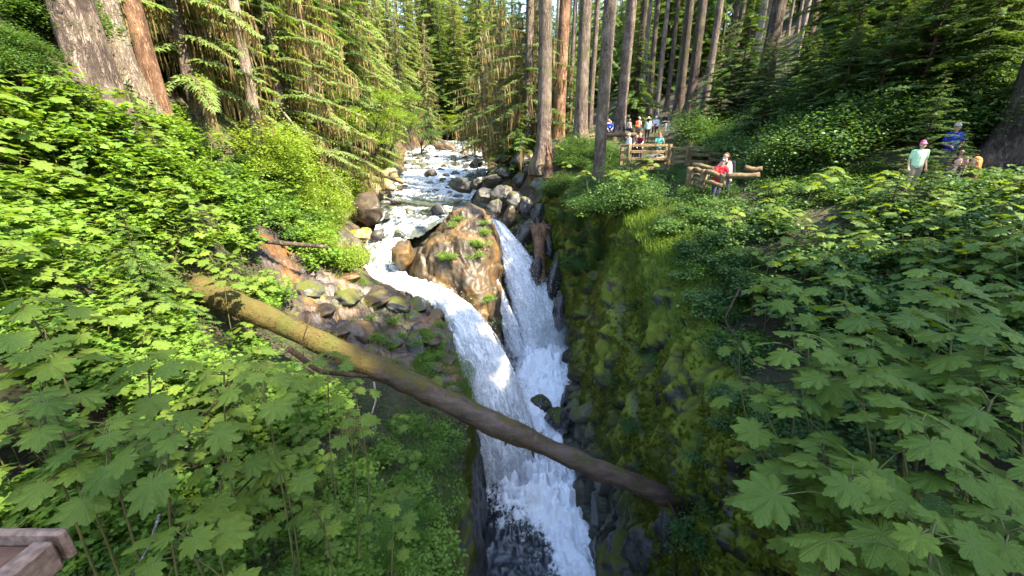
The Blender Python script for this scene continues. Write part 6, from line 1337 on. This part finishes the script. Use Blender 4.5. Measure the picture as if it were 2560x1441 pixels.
    if hat:
        kind, hc = hat; q = hd + v(0, -.012, .075); L = [(q, q + v(0, 0, .035), .095 * k, .075 * k)]
        if kind == 'cap': L += [(q + v(x, .06, -.005), q + v(x, .155 - abs(x) * .6, -.02), .012 * k, .009 * k) for x in (-.06, -.04, -.02, 0, .02, .04, .06)]
        if kind == 'brim': 
            for a in np.linspace(0, 6.28, 22, endpoint=False): d = v(math.cos(a), math.sin(a), 0); L.append((q + d * .07, q + d * .20 - v(0, 0, .02), .015 * k, .01 * k))
            for a in np.linspace(0, 6.28, 30, endpoint=False): b = a + .21; L.append((q + v(math.cos(a), math.sin(a), 0) * .17 - v(0, 0, .014), q + v(math.cos(b), math.sin(b), 0) * .17 - v(0, 0, .014), .013 * k, .013 * k))
        blob(o, 'hat', L, cm(hc), .0125 * k)
    if pack:
        pl, pc = pack; M_ = cm(pc); b = che + v(0, -.22, -.02)
        p_ = thing('backpack', pl, 'backpack', np.array(P) + np.array(rotz(rz)) @ b, rz)
        blob(p_, 'pack_body', [(v(-.07, 0, -.18), v(-.07, .02, .16), .10 * k, .085 * k), (v(.07, 0, -.18), v(.07, .02, .16), .10 * k, .085 * k), (v(-.06, -.06, -.14), v(.06, -.06, -.14), .08 * k, .08 * k)], M_, .017)
        for s in (-1, 1): blob(p_, 'strap', [(v(s * .1, .08, .2), v(s * .11, .22, .26), .022 * k, .022 * k), (v(s * .11, .22, .26), v(s * .12, .36, .12), .022 * k, .022 * k), (v(s * .12, .36, .12), v(s * .13, .22, -.15), .02 * k, .02 * k)], M_, .014)
    if extra: extra(o, k, v, che, pel, hd)
    return o
def on(px, py_head, t, H, deck=None):
    """feet of somebody whose head top is seen at a pixel; stands on the ground there (or on the deck)"""
    q = at(px, py_head, t); z = g1(q[0], q[1]) if deck is None else deck; return np.array([q[0], q[1], z])
def face(P, ang=0.0):                                        # heading that faces the camera, turned by ang
    return math.atan2(-P[1], -P[0]) - math.pi / 2 + ang
def pr(px, py, t, H, ang, label, deck=None, dz=0, **kw):
    P = on(px, py, t, H, deck) + [0, 0, dz]; return person(P, H, face(P, ang), label, **kw)
def blot(col, w_, h, nm='print'):                             # flat print on the chest
    def f(o, k, v, che, pel, hd):
        blob(o, nm, [(che + v(-w_, .155, -.03), che + v(w_, .155, -.03), h * k, h * k), (che + v(-w_ * .3, .155, .02), che + v(w_ * .5, .155, .015), h * k, h * k)], cm(col), .012 * k)
    return f
DZ = at(1600, 411, 21.6)[2] + .03
pr(1402,301,34.4,1.72,2.4,'person in grey and navy beside the reddish sunlit trunk, black trousers',shirt=(.10,.11,.16),sleeve='short',hair=(.05,.03,.02))
pr(1411,306,33.6,1.62,3.0,'person in blue top seen from behind with a pale drawstring bag, by the reddish trunk',shirt=(.05,.07,.35),hstyle='bun',pack=('white and blue drawstring bag on the back of the person in blue',(.45,.55,.75)))
pr(1520,304,30.4,1.70,.5,'seated person in a light blue shirt behind the log bench',shirt=(.22,.34,.70),pose='sit',arms='lap',dz=.25)
pr(1527,309,30.0,1.62,-.2,'seated person in a deep blue shirt with dark hair behind the log bench',shirt=(.02,.06,.42),pose='sit',arms='lap',hair=(.02,.015,.012),dz=.25,extra=blot((.6,.65,.8),.05,.018))
pr(1553,298,30.4,1.80,.2,'seated person in a black T-shirt with a white cloud print',shirt=(.012,.013,.018),pose='sit',arms='lap',hair=(.03,.02,.015),dz=.25,skin=M_SKIN2,extra=blot((.75,.8,.85),.10,.03))
pr(1571,301,30.0,1.66,.9,'seated person in a grey vest looking right behind the log bench',shirt=(.22,.22,.26),sleeve='none',pose='sit',arms='lap',hstyle='bun',hair=(.05,.035,.025),dz=.25)
pr(1598,296,29.0,1.68,2.7,'standing person in a white cap with orange pack and mint scarf at the waist',shirt=(.45,.28,.22),sleeve='none',bottom='shorts',bcol=(.16,.11,.07),hat=('cap',(.75,.73,.75)),pack=('small orange backpack on the person in the white cap',(.75,.13,.06)),extra=lambda o,k,v,che,pel,hd: blob(o,'scarf',[(pel+v(-.10,.02,.06),pel+v(.10,.02,.06),.14*k,.14*k)],cm((.25,.62,.48)),.017*k))
pr(1621,305,28.6,1.72,3.14,'standing person with long dark hair, wide sun hat, mint top and black leggings',shirt=(.32,.62,.52),sleeve='none',bottom='leggings',bcol=(.012,.012,.015),hair=(.015,.012,.012),hstyle='long',hat=('brim',(.62,.50,.42)))
pr(1641,308,29.0,1.66,-.3,'seated person in a pale blue hooded top with a red pouch on the chest',shirt=(.42,.55,.66),sleeve='long',bcol=(.04,.02,.04),hat=('cap',(.5,.6,.7)),pose='sit',arms='lap',dz=.35,extra=lambda o,k,v,che,pel,hd: blob(o,'pouch',[(che+v(-.07,.17,-.12),che+v(.07,.17,-.12),.06*k,.06*k)],cm((.55,.03,.06)),.015*k))
pr(1661,300,28.6,1.80,.6,'person in a black shirt and rust red cap perched with crossed arms, pale trousers',shirt=(.015,.015,.02),bcol=(.55,.53,.52),hat=('cap',(.32,.07,.03)),pose='sit',arms='cross',dz=.42,shoes=(.5,.5,.5),hair=(.05,.03,.02))
pr(1574,341,22.4,1.66,-1.2,'person in beige cap and white shirt at the left post of the platform',DZ,shirt=(.62,.66,.85),bcol=(.30,.25,.18),hat=('cap',(.48,.42,.34)),arms='front')
pr(1589,343,22.6,1.60,.5,'person with long brown hair and dark top at the platform railing',DZ,shirt=(.03,.02,.03),hair=(.07,.035,.02),hstyle='long',arms='rail')
pr(1604,337,22.5,1.72,-.35,'person in a maroon shirt leaning on the platform railing',DZ,shirt=(.09,.012,.03),arms='rail',hair=(.08,.05,.03),bcol=(.05,.05,.08))
pr(1650,335,22.9,1.72,.3,'person in a teal shirt raising a phone, cap and dark shorts, on the platform',DZ,shirt=(.06,.30,.26),bottom='shorts',bcol=(.05,.055,.06),hat=('cap',(.18,.06,.10)),arms='phone',shoes=(.3,.3,.3),pack=('teal backpack on the person raising a phone',(.05,.30,.36)))
pr(1803,392,13.0,1.50,.45,'boy in a red T-shirt and navy cap leaning on the log railing',shirt=(.62,.02,.03),bcol=(.05,.05,.09),hat=('cap',(.02,.025,.06)),arms='rail',hair=(.12,.07,.04),extra=lambda o,k,v,che,pel,hd: blob(o,'badge',[(hd+v(-.015,.085,.11),hd+v(.015,.085,.11),.02*k,.02*k)],cm((.8,.8,.85)),.008*k))
pr(1827,383,13.4,1.66,-.85,'person in a white tank top beside the boy in red, turned to him',shirt=(.72,.70,.76),sleeve='none',bcol=(.02,.025,.06),hair=(.06,.03,.022),hstyle='bun',arms='rail',pack=('black backpack on the person in the white tank top',(.012,.013,.018)))
pr(2318,326,10.2,1.34,.5,'child in a pink cap and pale green top walking on the trail at the right',shirt=(.45,.65,.42),bottom='shorts',bcol=(.22,.18,.12),hat=('cap',(.80,.13,.33)),hair=(.30,.16,.06))
pr(2392,322,11.6,1.62,.3,'tall person in a royal blue shirt and grey cap on the trail',slim=.85,shirt=(.010,.03,.22),bcol=(.10,.08,.06),bottom='shorts',hat=('cap',(.35,.37,.38)),arms='front',skin=M_SKIN2)
pr(2414,354,10.4,1.15,-.3,'dark haired child in a dusty pink shirt in front of the person in royal blue',shirt=(.45,.20,.20),hair=(.02,.015,.013),hstyle='long',skin=M_SKIN2)
pr(2395,394,9.6,1.50,.9,'person in blue jeans and a patterned dark top sitting by the trail',shirt=(.045,.035,.045),sleeve='long',bcol=(.10,.17,.30),pose='squat',arms='front',hair=(.06,.04,.03),shoes=(.15,.15,.2),dz=-.22)
pr(2446,394,9.5,1.55,-1.2,'person with auburn hair in a brown top bending by the trail at the far right',shirt=(.13,.05,.025),sleeve='long',hair=(.45,.17,.05),hstyle='long',pose='squat',arms='front',bcol=(.08,.06,.05),dz=-.25)
dg = bpy.context.evaluated_depsgraph_get()
for c, mat in _todo:
    me = bpy.data.meshes.new_from_object(c.evaluated_get(dg), depsgraph=dg); old = c.data; c.modifiers.clear(); c.data = me; me.name = old.name
    if not me.materials: me.materials.append(mat)
